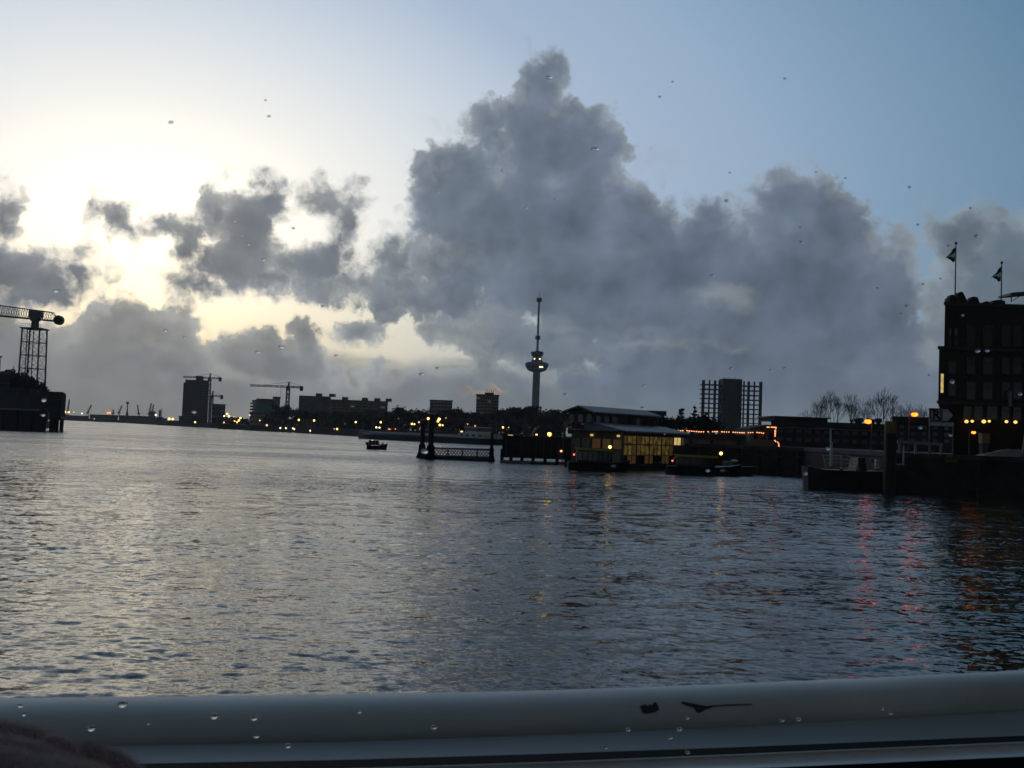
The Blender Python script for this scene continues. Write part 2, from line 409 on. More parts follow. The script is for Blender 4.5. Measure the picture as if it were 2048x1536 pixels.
def windows(root, O, U, W, H, nu, nv, fu, fv, m='glass_dark', lit=0.0, litm='lit_window', proud=0.06, frame=None, skip=None):
    """grid of windows on a facade: O lower-left corner, U unit vector along it, W x H metres; every window one part"""
    U = Vector(U); N = Vector((U.y, -U.x, 0)); O = Vector(O)
    du, dv = W / nu, H / nv
    for j in range(nv):
        for i in range(nu):
            if skip and skip(i, j): continue
            a = O + U * (du * (i + 0.5 - fu / 2)) + Vector((0, 0, dv * (j + 0.5 - fv / 2)))
            w, h = du * fu, dv * fv
            mm = litm if rng.random() < lit else m
            p = [a, a + U * w, a + U * w + Vector((0, 0, h)), a + Vector((0, 0, h))]
            o = MB().slab([x + N * -0.05 for x in p], N * (proud + 0.05)).build('window', mm, root)
            if frame:
                f = MB(); t = frame
                z = Vector((0, 0, 1))
                for q0, q1 in ((p[0] - z * t, p[1]), (p[3], p[2] + z * t)):
                    f.hexa([q0 + N * proud, q1 * 1 + N * proud if False else Vector((p[1].x, p[1].y, q0.z)) + N * proud, Vector((p[1].x, p[1].y, q0.z)) + N * (proud + 0.08), q0 + N * (proud + 0.08),
                            Vector((q0.x, q0.y, q1.z)) + N * proud, q1 + N * proud, q1 + N * (proud + 0.08), Vector((q0.x, q0.y, q1.z)) + N * (proud + 0.08)])
                f.build('frame', 'steel_pale', o)

# ------------------------------------------------------------------ the river: one displaced sheet, finer near the boat
def make_water():
    h = 3.5
    near = np.concatenate([np.linspace(1.2, 0.3, 24, endpoint=False), np.linspace(0.3, 0.0035, 760, endpoint=False), np.geomspace(0.0035, 0.00117, 30)])
    dist = h / near
    fine = np.radians(np.linspace(-31, 31, 1150))
    left = np.radians(np.linspace(-180, -31, 90, endpoint=False)); right = np.radians(np.linspace(31, 180, 91)[1:])
    ang = np.concatenate([left, fine, right])
    D, A = np.meshgrid(dist, ang, indexing='ij')
    X = D * np.sin(A); Y = D * np.cos(A)
    spacing = np.gradient(dist)[:, None] * np.ones_like(A)
    r = np.random.default_rng(3)
    Z = np.zeros_like(X)
    # patches of calmer and rougher water
    patch = np.zeros_like(X)
    for _ in range(10):
        kx, ky = r.normal(0, 0.05), r.normal(0, 0.11)
        patch += np.sin(kx * X + ky * Y + r.uniform(0, 6.28))
    patch = 1.0 + 0.16 * patch
    patch = np.clip(patch, 0.4, 1.7)
    for lam in np.geomspace(0.30, 6.0, 72):
        th = r.normal(-1.35, 0.42)             # travelling towards the boat, crests across the view
        k = 2 * np.pi / lam
        amp = 0.0215 * r.uniform(0.6, 1.4) / k * min(1.0, (0.85 / lam) ** 1.35)
        fade = np.clip((lam / spacing - 2.0) / 2.5, 0, 1)
        Z += amp * fade * np.sin(k * (X * np.cos(th) + Y * np.sin(th)) + r.uniform(0, 6.28))
    Z *= patch
    nr, nc = D.shape
    co = np.stack([X, Y, Z], -1).reshape(-1, 3).astype(np.float32)
    i = np.arange(nr - 1)[:, None] * nc + np.arange(nc - 1)[None, :]
    quads = np.stack([i, i + 1, i + nc + 1, i + nc], -1).reshape(-1, 4)[:, ::-1]
    me = bpy.data.meshes.new('river_water')
    me.vertices.add(len(co)); me.vertices.foreach_set('co', co.ravel())
    me.loops.add(quads.size); me.loops.foreach_set('vertex_index', quads.ravel().astype(np.int32))
    me.polygons.add(len(quads)); me.polygons.foreach_set('loop_start', np.arange(0, quads.size, 4, dtype=np.int32))
    me.polygons.foreach_set('use_smooth', np.ones(len(quads), dtype=bool))
    me.update(calc_edges=True)
    m = bpy.data.materials.new('river_water'); m.use_nodes = True
    b = NB(m.node_tree); p = b.n['Principled BSDF']
    g = b.n.new('ShaderNodeNewGeometry')
    pos = g.outputs['Position']
    s1 = b.v('MULTIPLY', b.v('SUBTRACT', b.noise(b.v('MULTIPLY', pos, (0.75, 1.0, 0)), 6.0, 4, 0.6, col=True), (0.5, 0.5, 0.5)), (0.46, 0.62, 0))
    s2 = b.v('MULTIPLY', b.v('SUBTRACT', b.noise(b.v('MULTIPLY', pos, (0.6, 1.0, 0)), 1.35, 3, 0.5, col=True), (0.5, 0.5, 0.5)), (0.24, 0.38, 0))
    big = b.noise(b.v('MULTIPLY', pos, (0.35, 1.0, 0)), 0.055, 4, 0.6)
    amp = b.sstep(big, 0.34, 0.64, 0.50, 1.32)
    far = b.sstep(b.v('LENGTH', pos), 15.0, 140.0, 1.0, 3.3)      # the chop too fine for the sheet's cells out there
    sl = b.v('SCALE', b.v('ADD', s1, s2), scale=b.m('MULTIPLY', amp, far))
    # far out only the faces of the chop that are turned this way (towards -y) can be seen over the crests in front of them
    sx, sy, sz = b.sep(sl)
    fold = b.sstep(b.v('LENGTH', pos), 20.0, 140.0)
    sy2 = b.m('ADD', b.m('MULTIPLY', sy, b.m('SUBTRACT', 1.0, fold)), b.m('MULTIPLY', b.m('ABSOLUTE', sy), b.m('MULTIPLY', fold, -1.0)))
    nrm = b.v('NORMALIZE', b.v('ADD', g.outputs['Normal'], b.xyz(sx, sy2, 0.0)))
    b.put(p.inputs['Base Color'], b.ramp(b.noise(pos, 0.05, 3), [(0.3, (0.024, 0.034, 0.030)), (0.7, (0.032, 0.043, 0.037))]))
    p.inputs['Roughness'].default_value = 0.06
    p.inputs['IOR'].default_value = 1.33
    b.l.new(nrm, p.inputs['Normal'])
    me.materials.append(m)
    o = bpy.data.objects.new('river_water', me); COL.objects.link(o)
    tag(o, kind='structure')
make_water()

# ------------------------------------------------------------------ far shore
def hor(px): return 868 + (px - 1024) * 0.03667
def wat(px, py):     # where a pixel of the waterline lies on the river
    d = ray(px, py); t = -EYE.z / d.z
    return (d.x * t, t)
GZ = 3.0
SHORE = [(-60, 834.5), (128, 840.5), (250, 846), (340, 851.5), (440, 857), (500, 861), (580, 865), (660, 869.5), (720, 873.2), (850, 880.6), (1000, 889.5), (1200, 898)]
shore_w = [wat(*p) for p in SHORE]
def shore_y(px):
    for (a, b) in zip(SHORE, SHORE[1:]):
        if a[0] <= px <= b[0]:
            t = (px - a[0]) / (b[0] - a[0])
            return wat(a[0], a[1])[1] * (1 - t) + wat(b[0], b[1])[1] * t
    return shore_w[0][1] if px < SHORE[0][0] else shore_w[-1][1]
mb = MB(); mb.prism(shore_w + [(250, 420), (900, 900), (900, 2300), (-1900, 2300), (-1900, shore_w[0][1] + 120)], -3, GZ)
structure(mb, 'far_bank', 'quay_stone')

def block(name, label, px0, px1, ptop, Y, dep, m='facade_grey', group=None, z0=GZ, cat='building', roof=0.8, nu=0, nv=0, fu=0.6, fv=0.45, lit=0.0, wm='glass_dark', rot=0.0, litm='lit_window', frac0=0.1):
    """a flat-roofed building whose front spans two photograph columns; returns its root and front frame"""
    pc = (px0 + px1) / 2
    x0, x1 = xat(px0, Y, ptop), xat(px1, Y, ptop)
    z1 = zat(pc, ptop, Y)
    t = thing(name, label, cat, (x0, Y, z0), group)
    MB().sight(x0, x1, Y, Y + dep, z0, z1 - roof).build('wall', m, t)
    MB().sight(x0 - 0.4, x1 + 0.4, Y - 0.4, Y + dep + 0.2, z1 - roof, z1).build('roof', 'facade_dark', t)
    if nu:
        H = z1 - roof - z0
        windows(t, (x0 + (x1 - x0) * 0.02, Y, z0 + H * frac0), (1, 0, 0), (x1 - x0) * 0.96, H * (0.97 - frac0), nu, nv, fu, fv, wm, lit, litm, 0.12)
    return t, x0, x1, z1
# high-rise under construction
t, x0, x1, z1 = block('residential_tower', 'dark rounded residential tower with a tower crane behind its roof', 371, 418, 760, 980, 24, 'facade_dark', nu=5, nv=14, fu=0.72, fv=0.4, wm='glass_dark', frac0=0.12)
mb = MB(); mb.box(x0 + 8, x0 + 13, 985, 992, z1 + 0.01, z1 + 4.0); mb.build('plant_room', 'facade_dark', t)
mb = MB(); mb.box(x0 - 2.6, x0 - 0.5, 983, 1000, GZ, z1 - 2.5); mb.build('side_bay', 'facade_dark', t)
block('office_block', 'small square office block just right of the dark residential tower', 425, 451, 808, 1000, 25, 'facade_grey', nu=4, nv=3)
block('low_building', 'low dark wing at the left foot of the dark residential tower', 358, 372, 832, 960, 20, 'facade_dark', nu=3, nv=2)
# round green glass building
Y = 800; cx = xat(523, Y); zt = zat(523, 797, Y)
t = thing('green_glass_building', 'rounded building with green glass drum beside a thin pale tower', 'building', (cx, Y, GZ))
r = 24 * Y / 2150
MB().lathe(cx, Y + r, [(r, GZ), (r, zt - 15)], 28).build('wall', 'facade_pale', t)
MB().lathe(cx, Y + r, [(r + 0.5, zt - 14.99), (r + 0.5, zt - 2.5)], 28).build('glass_drum', 'glass_green', t)
MB().lathe(cx, Y + r, [(r + 1.0, zt - 2.49), (r + 1.0, zt - 1.2), (r - 2, zt - 1.1), (r - 2, zt)], 28).build('roof', 'facade_dark', t)
mb = MB()
for k in range(7): mb.box(cx - r - 1.9, cx - r + 0.6, Y + r - 3, Y + r + 3, GZ + 2 + k * 2.3, GZ + 3.1 + k * 2.3)
mb.build('balcony', 'facade_dark', t)
a = xat(541, Y); b_ = xat(553, Y)
t = thing('lift_tower', 'thin pale concrete tower right of the green glass building', 'tower', (a, Y, GZ))
MB().box(a, b_, Y + 3, Y + 8, GZ, zat(547, 796, Y)).build('shaft', 'facade_pale', t)
MB().box(a - 0.2, b_ + 0.2, Y + 2.8, Y + 8.2, zat(547, 796, Y) + 0.01, zat(547, 793, Y)).build('cap', 'facade_dark', t)
# long apartment slab in two steps
t, x0, x1, z1 = block('apartment_slab', 'long brown apartment slab with taller left end and rows of balconies', 599, 776, 799.5, 900, 14, 'facade_brown', nu=14, nv=6, fu=0.7, fv=0.42, lit=0.03, litm='lit_faint', frac0=0.32)
za, zb = zat(612, 789, 900), zat(655, 792, 900)
MB().box(x0 - 0.3, x0 + 24, 899.2, 913, GZ, zb - 0.4).build('stair_block', 'facade_brown', t)
for k, px in enumerate((627, 654, 680, 720, 745, 768)):
    x = xat(px, 900)
    zh = z1 if px > 656 else zb - 0.39
    MB().box(x, x + 4.5, 903, 909, zh, zh + 2.4).build('roof_hut', 'facade_dark', t)
for k in range(1, 6):
    x = x0 + (x1 - x0) * k / 6
    MB().box(x - 0.3, x + 0.3, 898.4, 899.9, GZ, z1 - 1).build('party_wall', 'facade_dark', t)
t, x0, x1, z1 = block('apartment_block', 'square grey apartment block rising behind the twin mooring piles', 860, 905, 800, 800, 18, 'facade_grey', nu=6, nv=6, fu=0.72, fv=0.4, lit=0.04, litm='lit_faint', frac0=0.3)
t, x0, x1, z1 = block('apartment_tower', 'tall grey apartment tower with antennas on its roof, left of the observation tower', 953, 998, 789, 720, 18, 'facade_grey', nu=6, nv=9, fu=0.74, fv=0.42, lit=0.02, litm='lit_faint', frac0=0.25)
xm = (x0 + x1) / 2
MB().box(xm - 2, xm + 4, 723, 730, z1 + 0.01, z1 + 1.4).build('plant_room', 'facade_dark', t)
mb = MB()
for k in range(5): mb.tube((xm - 2 + k * 1.4, 725, z1 + 1.2), (xm - 2 + k * 1.4, 725, z1 + 2.6 + (k % 2)), 0.22)
mb.build('antenna', 'steel', t)
block('city_block', 'flat dark block glimpsed behind the pavilion roof', 1262, 1329, 821, 230, 14, 'facade_dark', nu=5, nv=2)

# low buildings along the far quay
LOW = [(432, 446, 838, 770, 'facade_dark', 'lowest dark shed on the far quay beside the square office block'), (446, 470, 834, 745, 'facade_pale', 'pale harbour office on the far quay under a cluster of yellow lamps'),
       (500, 530, 826, 680, 'facade_pale', 'pale base building with lamps below the green glass drum'), (548, 600, 838, 660, 'facade_dark', 'dark quay building between the thin pale tower and the apartment slab'),
       (604, 668, 838, 590, 'facade_brown', 'long low brown building in front of the apartment slab, left half'), (676, 740, 842, 560, 'facade_dark', 'long low dark building in front of the apartment slab, right half'),
       (744, 776, 847, 545, 'facade_pale', 'pale shed with bright windows above the bow of the barge'), (846, 884, 836, 500, 'facade_pale', 'pale gabled house seen between the twin mooring piles'),
       (926, 958, 846, 470, 'facade_grey', 'grey quay building with red lamps above the barge wheelhouse'), (1000, 1050, 851, 420, 'facade_dark', 'dark terrace above the jetty left of the tricolour flag'),
       (1052, 1125, 846, 410, 'facade_dark', 'dark terrace under the trees right of the observation tower')]
for i, (a, b_, py, Y, m, lab) in enumerate(LOW):
    block('quay_building', lab, a, b_, py, Y, 14, m, group='low buildings on the far quay', nu=max(3, int((b_ - a) / 9)), nv=2, fu=0.5, fv=0.5, lit=0.10, litm='lit_faint')

# ------------------------------------------------------------------ observation tower
Y = 1450
def tz(py): return zat(1073, py, Y)
tx = xat(1073, Y, 750)
t = thing('observation_tower', 'tall concrete observation tower with crow\'s nest and long spire', 'tower', (tx, Y, GZ))
px_m = Y / 2150
MB().lathe(tx, Y, [(7.9 * px_m, GZ), (7.5 * px_m, tz(800)), (7.1 * px_m, tz(742))], 24).build('shaft', 'facade_grey', t)
n = MB().lathe(tx, Y, [(8.5 * px_m, tz(744.5)), (18 * px_m, tz(741)), (20 * px_m, tz(738)), (23.6 * px_m, tz(730)), (23.6 * px_m, tz(727.5)), (20 * px_m, tz(725)), (12 * px_m, tz(724)), (11 * px_m, tz(721.5))], 28).build('crows_nest', 'facade_grey', t)
MB().lathe(tx, Y, [(21.4 * px_m, tz(736.5)), (22.7 * px_m, tz(733.5))], 28).build('window_band', 'glass_dark', n)
for da in (-62, -74):
    a = R(da); c = (tx + math.cos(a) * 22 * px_m, Y + math.sin(a) * 22 * px_m)
    MB().ball((c[0], c[1] - 0.4, tz(735)), 1.1, 0.8, 1.0).build('lit_window', 'lamp_white', n)
d = MB().lathe(tx, Y, [(10.4 * px_m, tz(721.4)), (10.4 * px_m, tz(719)), (9 * px_m, tz(718.9)), (9 * px_m, tz(712)), (11.5 * px_m, tz(711.8)), (11.5 * px_m, tz(709.5)), (6 * px_m, tz(709.4)), (6 * px_m, tz(702))], 24).build('upper_deck', 'facade_dark', t)
mb = MB()
for k in range(7):
    a = 2 * math.pi * k / 7 + 0.3
    mb.ball((tx + math.cos(a) * 9.5 * px_m, Y + math.sin(a) * 9.5 * px_m, tz(706 + (k % 3) * 1.5)), 2.6, 2.6, 2.2)
mb.build('dish', 'facade_dark', d)
for dxp in (-4.5, 4.5): MB().ball((tx + dxp * px_m * 1.2, Y - 9.3 * px_m, tz(718.4)), 0.9, 0.7, 0.9).build('floodlight', 'lamp_white', d)
s_ = MB().lathe(tx, Y, [(2.5 * px_m, tz(702.01)), (2.2 * px_m, tz(680)), (2.0 * px_m, tz(604))], 16).build('spire', 'steel_pale', t)
MB().lathe(tx, Y, [(4.6 * px_m, tz(679)), (5.2 * px_m, tz(677.5)), (5.2 * px_m, tz(672.5)), (4.6 * px_m, tz(671.5))], 16).build('collar', 'facade_dark', s_)
h_ = MB().lathe(tx, Y, [(3.5 * px_m, tz(604)), (5.4 * px_m, tz(602.5)), (5.4 * px_m, tz(596.5)), (3.5 * px_m, tz(595.5))], 16).build('head', 'facade_dark', s_)
MB().tube((tx + 0.5, Y, tz(596)), (tx + 0.5, Y, tz(586)), 0.35).build('antenna', 'steel', s_)
for py in (825, 800, 780, 765, 752): MB().lathe(tx, Y, [(7.9 * px_m, tz(py + 1)), (7.9 * px_m, tz(py))], 24).build('ring_joint', 'concrete', t)
x = xat(1081, 1300, 830)
t = thing('chimney', 'thin dark chimney at the right foot of the observation tower', 'chimney', (x, 1300, GZ))
MB().lathe(x, 1300, [(1.3, GZ), (1.1, zat(1081, 815, 1300))], 10).build('stack', 'facade_dark', t)
MB().lathe(x, 1300, [(1.5, zat(1081, 815, 1300)), (1.5, zat(1081, 813, 1300))], 10).build('rim', 'facade_dark', t)

# ------------------------------------------------------------------ skeletal high-rise
Y = 700; t = thing('skeleton_tower', 'bare concrete frame of a high-rise with solid core, floors open to the sky', 'building', (xat(1464, Y), Y, GZ))
cols = [1406.4, 1418.4, 1429.6, 1438, 1487.7, 1497, 1508.5, 1521.3]
for k, p_ in enumerate(cols):
    x = xat(p_, Y, 800); w = 0.95 if k in (0, 7) else (0.75 if k in (2, 5) else 0.45)
    zt = zat(p_, 760 + (p_ - 1406) * 0.03, Y)
    MB().box(x - w, x + w, Y, Y + 1.2, GZ, zt).build('column', 'dark_concrete', t)
    if k in (0, 2, 5, 7): MB().box(x * 1.018 - w * 0.5, x * 1.018 + w * 0.5, Y + 12.6, Y + 13.6, GZ, zt - 2.6).build('column', 'dark_concrete', t)
x0, x1 = xat(1405.2, Y, 800), xat(1522.6, Y, 800)
for k in range(10):
    z = zat(1464, 770.2 + 9.37 * k, Y)
    MB().box(x0, x1, Y + 0.3, Y + 12.5, z - 0.22, z + 0.2).build('floor_slab', 'dark_concrete', t)
cx0, cx1 = xat(1444, Y, 800), xat(1482, Y, 800); zc = zat(1463, 757.8, Y)
c = MB().box(cx0, cx1, Y - 0.8, Y + 12, GZ, zc).build('core', 'facade_dark', t)
for f in (0.02, 0.28, 0.38, 0.88, 0.98):
    x = cx0 + (cx1 - cx0) * f
    MB().box(x - 0.35, x + 0.35, Y - 1.9, Y - 0.79, GZ, zc - 0.3).build('rib', 'dark_concrete', c)
x = xat(1464, Y)
mb = MB()
for k in range(5): mb.tube((cx0 + 2 + k * 2.2, Y + 3, zc), (cx0 + 2 + k * 2.2, Y + 3, zc + 0.8 + 0.5 * (k % 2)), 0.25)
mb.build('starter_bar', 'steel', c)

# ------------------------------------------------------------------ cranes
def lattice(mb, p, q, w, n, r, up=Vector((0, 0, 1))):
    """square lattice boom from p to q: four chords and zigzag"""
    p, q = Vector(p), Vector(q); d = (q - p).normalized()
    a = d.cross(up if abs(d.dot(up)) < 0.9 else Vector((0, 1, 0))).normalized() * w / 2; b = d.cross(a).normalized() * w / 2
    cs = [a + b, a - b, -a - b, -a + b]
    for c in cs: mb.tube(p + c, q + c, r, None, 4)
    for i in range(n):
        s0, s1 = p.lerp(q, i / n), p.lerp(q, (i + 1) / n)
        for k in range(4):
            c0, c1 = cs[k], cs[(k + 1) % 4]
            mb.tube(s0 + c0, s1 + c1, r * 0.6, None, 3, False)
            if i % 2 == 0: mb.tube(s0 + c0, s0 + c1, r * 0.6, None, 3, False)
def tower_crane(label, pxm, ptop, pjib, pleft, pright, Y, gz=GZ, r=0.45, w=2.2, apex=True, jibdy=0.0):
    x = xat(pxm, Y, pjib); zj = zat(pxm, pjib, Y)
    t = thing('tower_crane', label, 'crane', (x, Y, gz))
    mb = MB(); lattice(mb, (x, Y, gz), (x, Y, zj), w, int((zj - gz) / w / 1.3), r); mb.build('mast', 'steel_pale', t)
    xl, xr = xat(pleft, Y, pjib), xat(pright, Y, pjib)
    mb = MB(); lattice(mb, (x, Y, zj + 0.8), (xl, Y, zj + 0.8 + jibdy), 1.3, int(abs(x - xl) / 2.2), r * 0.55); mb.build('jib', 'steel', t)
    mb = MB(); lattice(mb, (x, Y, zj + 0.8), (xr, Y, zj + 0.6), 1.3, 6, r * 0.6); mb.build('counter_jib', 'steel', t)
    MB().box(xr - 2.4, xr, Y - 1, Y + 1, zj - 2.2, zj + 1.6).build('counterweight', 'facade_dark', t)
    MB().box(x - 1.2, x + 1.2, Y - 1.4, Y + 1.2, zj - 1.4, zj + 0.9).build('cab', 'facade_dark', t)
    zt = zat(pxm, ptop, Y)
    mb = MB(); lattice(mb, (x, Y, zj), (x + 0.6, Y, zt), 0.9, 4, r * 0.6); mb.build('apex', 'steel', t)
    mb = MB(); mb.tube((x + 0.6, Y, zt), (xr, Y, zj + 1.4), 0.14, None, 3); mb.tube((x + 0.6, Y, zt), (x + (xl - x) * 0.62, Y, zj + 1.6), 0.14, None, 3); mb.build('stay', 'steel', t)
    return t
tower_crane('tower crane standing right behind the roof of the dark residential tower', 419.5, 747, 757.5, 366, 443, 1015)
tower_crane('smaller tower crane low beside the dark residential tower', 424.6, 782, 793, 418, 446, 1060, w=1.8)
tc3 = tower_crane('pale tower crane with long left jib between the green glass building and the apartment slab', 576.5, 764, 775.5, 500, 606, 860, r=0.5)
x = xat(562, 860, 775); MB().tube((x, 860, zat(562, 775, 860)), (x, 860, zat(562, 797, 860)), 0.12, None, 3).build('hoist_rope', 'steel', tc3)

# near harbour crane on the left bank
Y = 330
def hz(py): return zat(60, py, Y)
xl, xr = xat(40.5, Y, 700), xat(77.5, Y, 700); xc = (xl + xr) / 2; hw = (xr - xl) / 2
t = thing('harbour_crane', 'near hammerhead harbour crane with lattice tower and round counterweight', 'crane', (xc, Y, 2.0))
mb = MB()
zt, zb = hz(657), 2.0
for (sx, sy) in ((-1, -1), (1, -1), (1, 1), (-1, 1)):
    mb.tube((xc + sx * hw * 1.08, Y + hw + sy * hw * 1.08, zb), (xc + sx * hw * 0.94, Y + hw + sy * hw * 0.94, zt), 0.27, None, 5)
for sx in (-0.35, 0.35):
    mb.tube((xc + sx * hw, Y + hw - hw, zb), (xc + sx * hw, Y + hw - hw, zt), 0.16, None, 5)
lv = [zb + (zt - zb) * k / 7 for k in range(8)]
for k in range(8):
    z = lv[k]; s2 = hw * (1.08 - 0.02 * k); c = [(xc - s2, Y + hw - s2, z), (xc + s2, Y + hw - s2, z), (xc + s2, Y + hw + s2, z), (xc - s2, Y + hw + s2, z)]
    for i in range(4): mb.tube(c[i], c[(i + 1) % 4], 0.14, None, 4)
    if k < 7:
        z2 = lv[k + 1]; c2 = [(p[0], p[1], z2) for p in c]
        for i in range(4):
            mb.tube(c[i], c2[(i + 1) % 4], 0.065, None, 3); mb.tube(c[(i + 1) % 4], c2[i], 0.065, None, 3)
mb.build('tower', 'crane_paint', t)
pf = MB().box(xc - hw * 1.15, xc + hw * 1.15, Y - hw * 0.15, Y + hw * 2.15, zt, zt + 0.35).build('platform', 'crane_paint', t)
mb = MB()
for k in range(9):
    x = xc - hw * 1.1 + hw * 2.2 * k / 8; mb.tube((x, Y - 0.3, zt + 0.3), (x, Y - 0.3, zt + 1.4), 0.04, None, 3)
mb.tube((xc - hw * 1.1, Y - 0.3, zt + 1.4), (xc + hw * 1.1, Y - 0.3, zt + 1.4), 0.05, None, 3); mb.build('railing', 'crane_paint', pf)
MB().lathe(xc, Y + hw, [(1.2, zt + 0.35), (1.1, hz(640)), (1.5, hz(639.9)), (1.5, hz(634))], 14).build('slewing_column', 'crane_paint', t)
mb = MB()
xa, xb = xat(-70, Y, 620), xat(112, Y, 640)
zl = lambda x, py0, py1: 0
T0, T1 = at(-70, 600.5, Y), at(98, 623, Y); B0, B1 = at(-70, 624, Y), at(100, 640, Y)
off = Vector((0, hw, 0))
for s2 in (-0.9, 0.9):
    o2 = off + Vector((0, s2, 0))
    mb.tube(T0 + o2, T1 + o2, 0.13, None, 5); mb.tube(B0 + o2, B1 + o2, 0.24, None, 5)
    n = 17
    for i in range(n):
        a, b_ = B0.lerp(B1, i / n) + o2, B0.lerp(B1, (i + 1) / n) + o2; m_ = T0.lerp(T1, (i + 0.5) / n) + o2
        mb.tube(a, m_, 0.08, None, 4); mb.tube(m_, b_, 0.08, None, 4)
for i in range(12): 
    a = B0.lerp(B1, i / 11) + off; mb.tube(a + Vector((0, -0.9, 0)), a + Vector((0, 0.9, 0)), 0.08, None, 3)
mb.tube(T1 + off + Vector((0, -0.9, 0)), at(106, 634, Y) + off, 0.12, None, 4); mb.tube(T1 + off + Vector((0, 0.9, 0)), at(106, 634, Y) + off, 0.12, None, 4)
mb.build('jib', 'crane_paint', t)
c = at(110, 638.5, Y) + off
mb = MB(); n = 24; rr_ = 9.6 * Y / 2150
mb.slab([(c.x + rr_ * math.cos(2 * math.pi * i / n), c.y - 0.8, c.z + rr_ * math.sin(2 * math.pi * i / n)) for i in range(n)], (0, 1.6, 0))
cw = mb.build('counterweight', 'crane_paint', t)
mb = MB(); mb.slab([(c.x + rr_ * 0.72 * math.cos(2 * math.pi * i / n), c.y - 0.95, c.z + rr_ * 0.72 * math.sin(2 * math.pi * i / n)) for i in range(n)], (0, 0.15, 0)); mb.build('cover', 'dark_concrete', cw)
MB().box(xc - 1.6, xc + 1.8, Y + hw - 1.4, Y + hw + 1.4, hz(634) + 0.01, hz(619)).build('machine_house', 'crane_paint', t)

# ------------------------------------------------------------------ port on the left horizon
for i, (a, b_, py, lab) in enumerate([(124, 178, 831, 'leftmost dark warehouse on the port horizon behind the two yellow lamps'), (180, 236, 829.5, 'long dark warehouse under the leaning port cranes'),
                                      (238, 300, 831.5, 'dark port shed below the mast crane'), (301, 334, 836, 'dark port shed right of the ship superstructure'), (336, 362, 841, 'low dark shed just left of the dark residential tower')]):
    block('warehouse', lab, a, b_, py, 1480 if a < 300 else 1250, 40, 'facade_dark', group='warehouses on the port horizon', cat='warehouse', nu=6, nv=1, fu=0.4, fv=0.3)
def port_crane(label, b0, t0, Y=1500, r=0.9):
    p, q = at(b0[0], b0[1], Y), at(t0[0], t0[1], Y)
    t = thing('port_crane', label, 'crane', (p.x, Y, GZ), 'cranes on the port horizon')
    mb = MB(); 
    for s2 in (-1.6, 1.6): mb.tube((p.x + s2 * 1.2, Y, GZ), (p.x + s2 * 0.4, Y, p.z), 0.35, None, 4)
    mb.tube((p.x - 3, Y, (GZ + p.z) / 2), (p.x + 3, Y, (GZ + p.z) / 2), 0.45, None, 4); mb.build('portal', 'steel', t)
    MB().box(p.x - 1.5, p.x + 1.4, Y - 2, Y + 2, p.z, p.z + 1.8).build('cab', 'steel', t)
    mb = MB(); lattice(mb, (p.x, Y, p.z + 1.2), q, 0.9, 8, r * 0.3); mb.build('jib', 'steel', t)
    mb = MB(); mb.tube(q, (q.x + 0.2, Y, q.z - 8), 0.15, None, 3); mb.tube((p.x - 1.5, Y, p.z + 7), q, 0.15, None, 3); mb.tube((p.x - 1.5, Y, p.z + 7), (p.x, Y, p.z + 2.5), 0.25, None, 3); mb.build('rope', 'steel', t)
for lab, b0, t0 in [('leftmost slim crane on the port horizon, upright above a yellow lamp', (129.5, 824), (130.2, 797)), ('second slim port crane, leaning slightly right above a yellow lamp', (135.5, 824), (139, 799)),
                    ('faint port crane leaning right, between the yellow and the orange lamps', (175.5, 827), (182.5, 810)), ('faint port crane leaning right, just past the orange lamp pair', (238, 827), (244, 811)),
                    ('short crane on the port horizon right beside the orange lamp pair', (226, 828), (227.5, 820)), ('port crane leaning left, right of the tall mast crane', (277.5, 829), (275, 809.5)),
                    ('port crane leaning right above the pale ship superstructure', (298, 829), (303, 806)), ('thin port crane leaning right, close behind another above the pale superstructure', (303.5, 829), (307.5, 809))]:
    port_crane(lab, b0, t0)
p = at(254, 829, 1500)
t = thing('mast_crane', 'tall upright mast crane with a small block at its top on the port horizon', 'crane', (p.x, 1500, GZ))
MB().lathe(p.x, 1500, [(2.6, GZ), (1.6, p.z + 3), (0.9, p.z + 4), (0.8, zat(254, 808, 1500))], 8).build('mast', 'steel', t)
MB().box(p.x - 1.4, p.x + 1.6, 1499, 1501, zat(254, 808, 1500), zat(254, 803.5, 1500)).build('head', 'steel', t)
p = at(316, 842, 1230)
t = thing('cargo_ship', 'distant dark cargo ship with pale upper works among the port cranes', 'ship', (p.x, 1230, 0))
xl, xr = xat(300, 1215), xat(334, 1215)
MB().prism([(xl, 1225), (xl + 3, 1219), (xr - 2, 1219), (xr, 1225), (xr - 2, 1231), (xl + 3, 1231)], -1, 4.2).build('hull', 'hull_black', t)
w = MB().box(xat(314, 1225), xat(323, 1225), 1222, 1229, 4.21, zat(318, 834, 1225)).build('deckhouse', 'facade_dark', t)
MB().box(xat(316.5, 1225), xat(319, 1225), 1224, 1227, zat(318, 834, 1225), zat(318, 820, 1225)).build('funnel', 'steel', w)
MB().tube((xat(321, 1225), 1226, zat(318, 834, 1225)), (xat(321, 1225), 1226, zat(321, 817, 1225)), 0.4, None, 4).build('mast', 'steel', w)
p = at(305, 824, 1520)
t = thing('storage_dome', 'small pale domed tank behind the port cranes', 'tank', (p.x, 1520, GZ))
MB().lathe(p.x, 1520, [(4.6, GZ), (4.6, p.z - 0.5)], 20).build('drum', 'facade_pale', t)
MB().lathe(p.x, 1520, [(4.6, p.z - 0.49), (3.5, p.z + 0.9), (1.6, p.z + 1.7), (0.2, p.z + 1.9)], 20).build('dome', 'white', t)
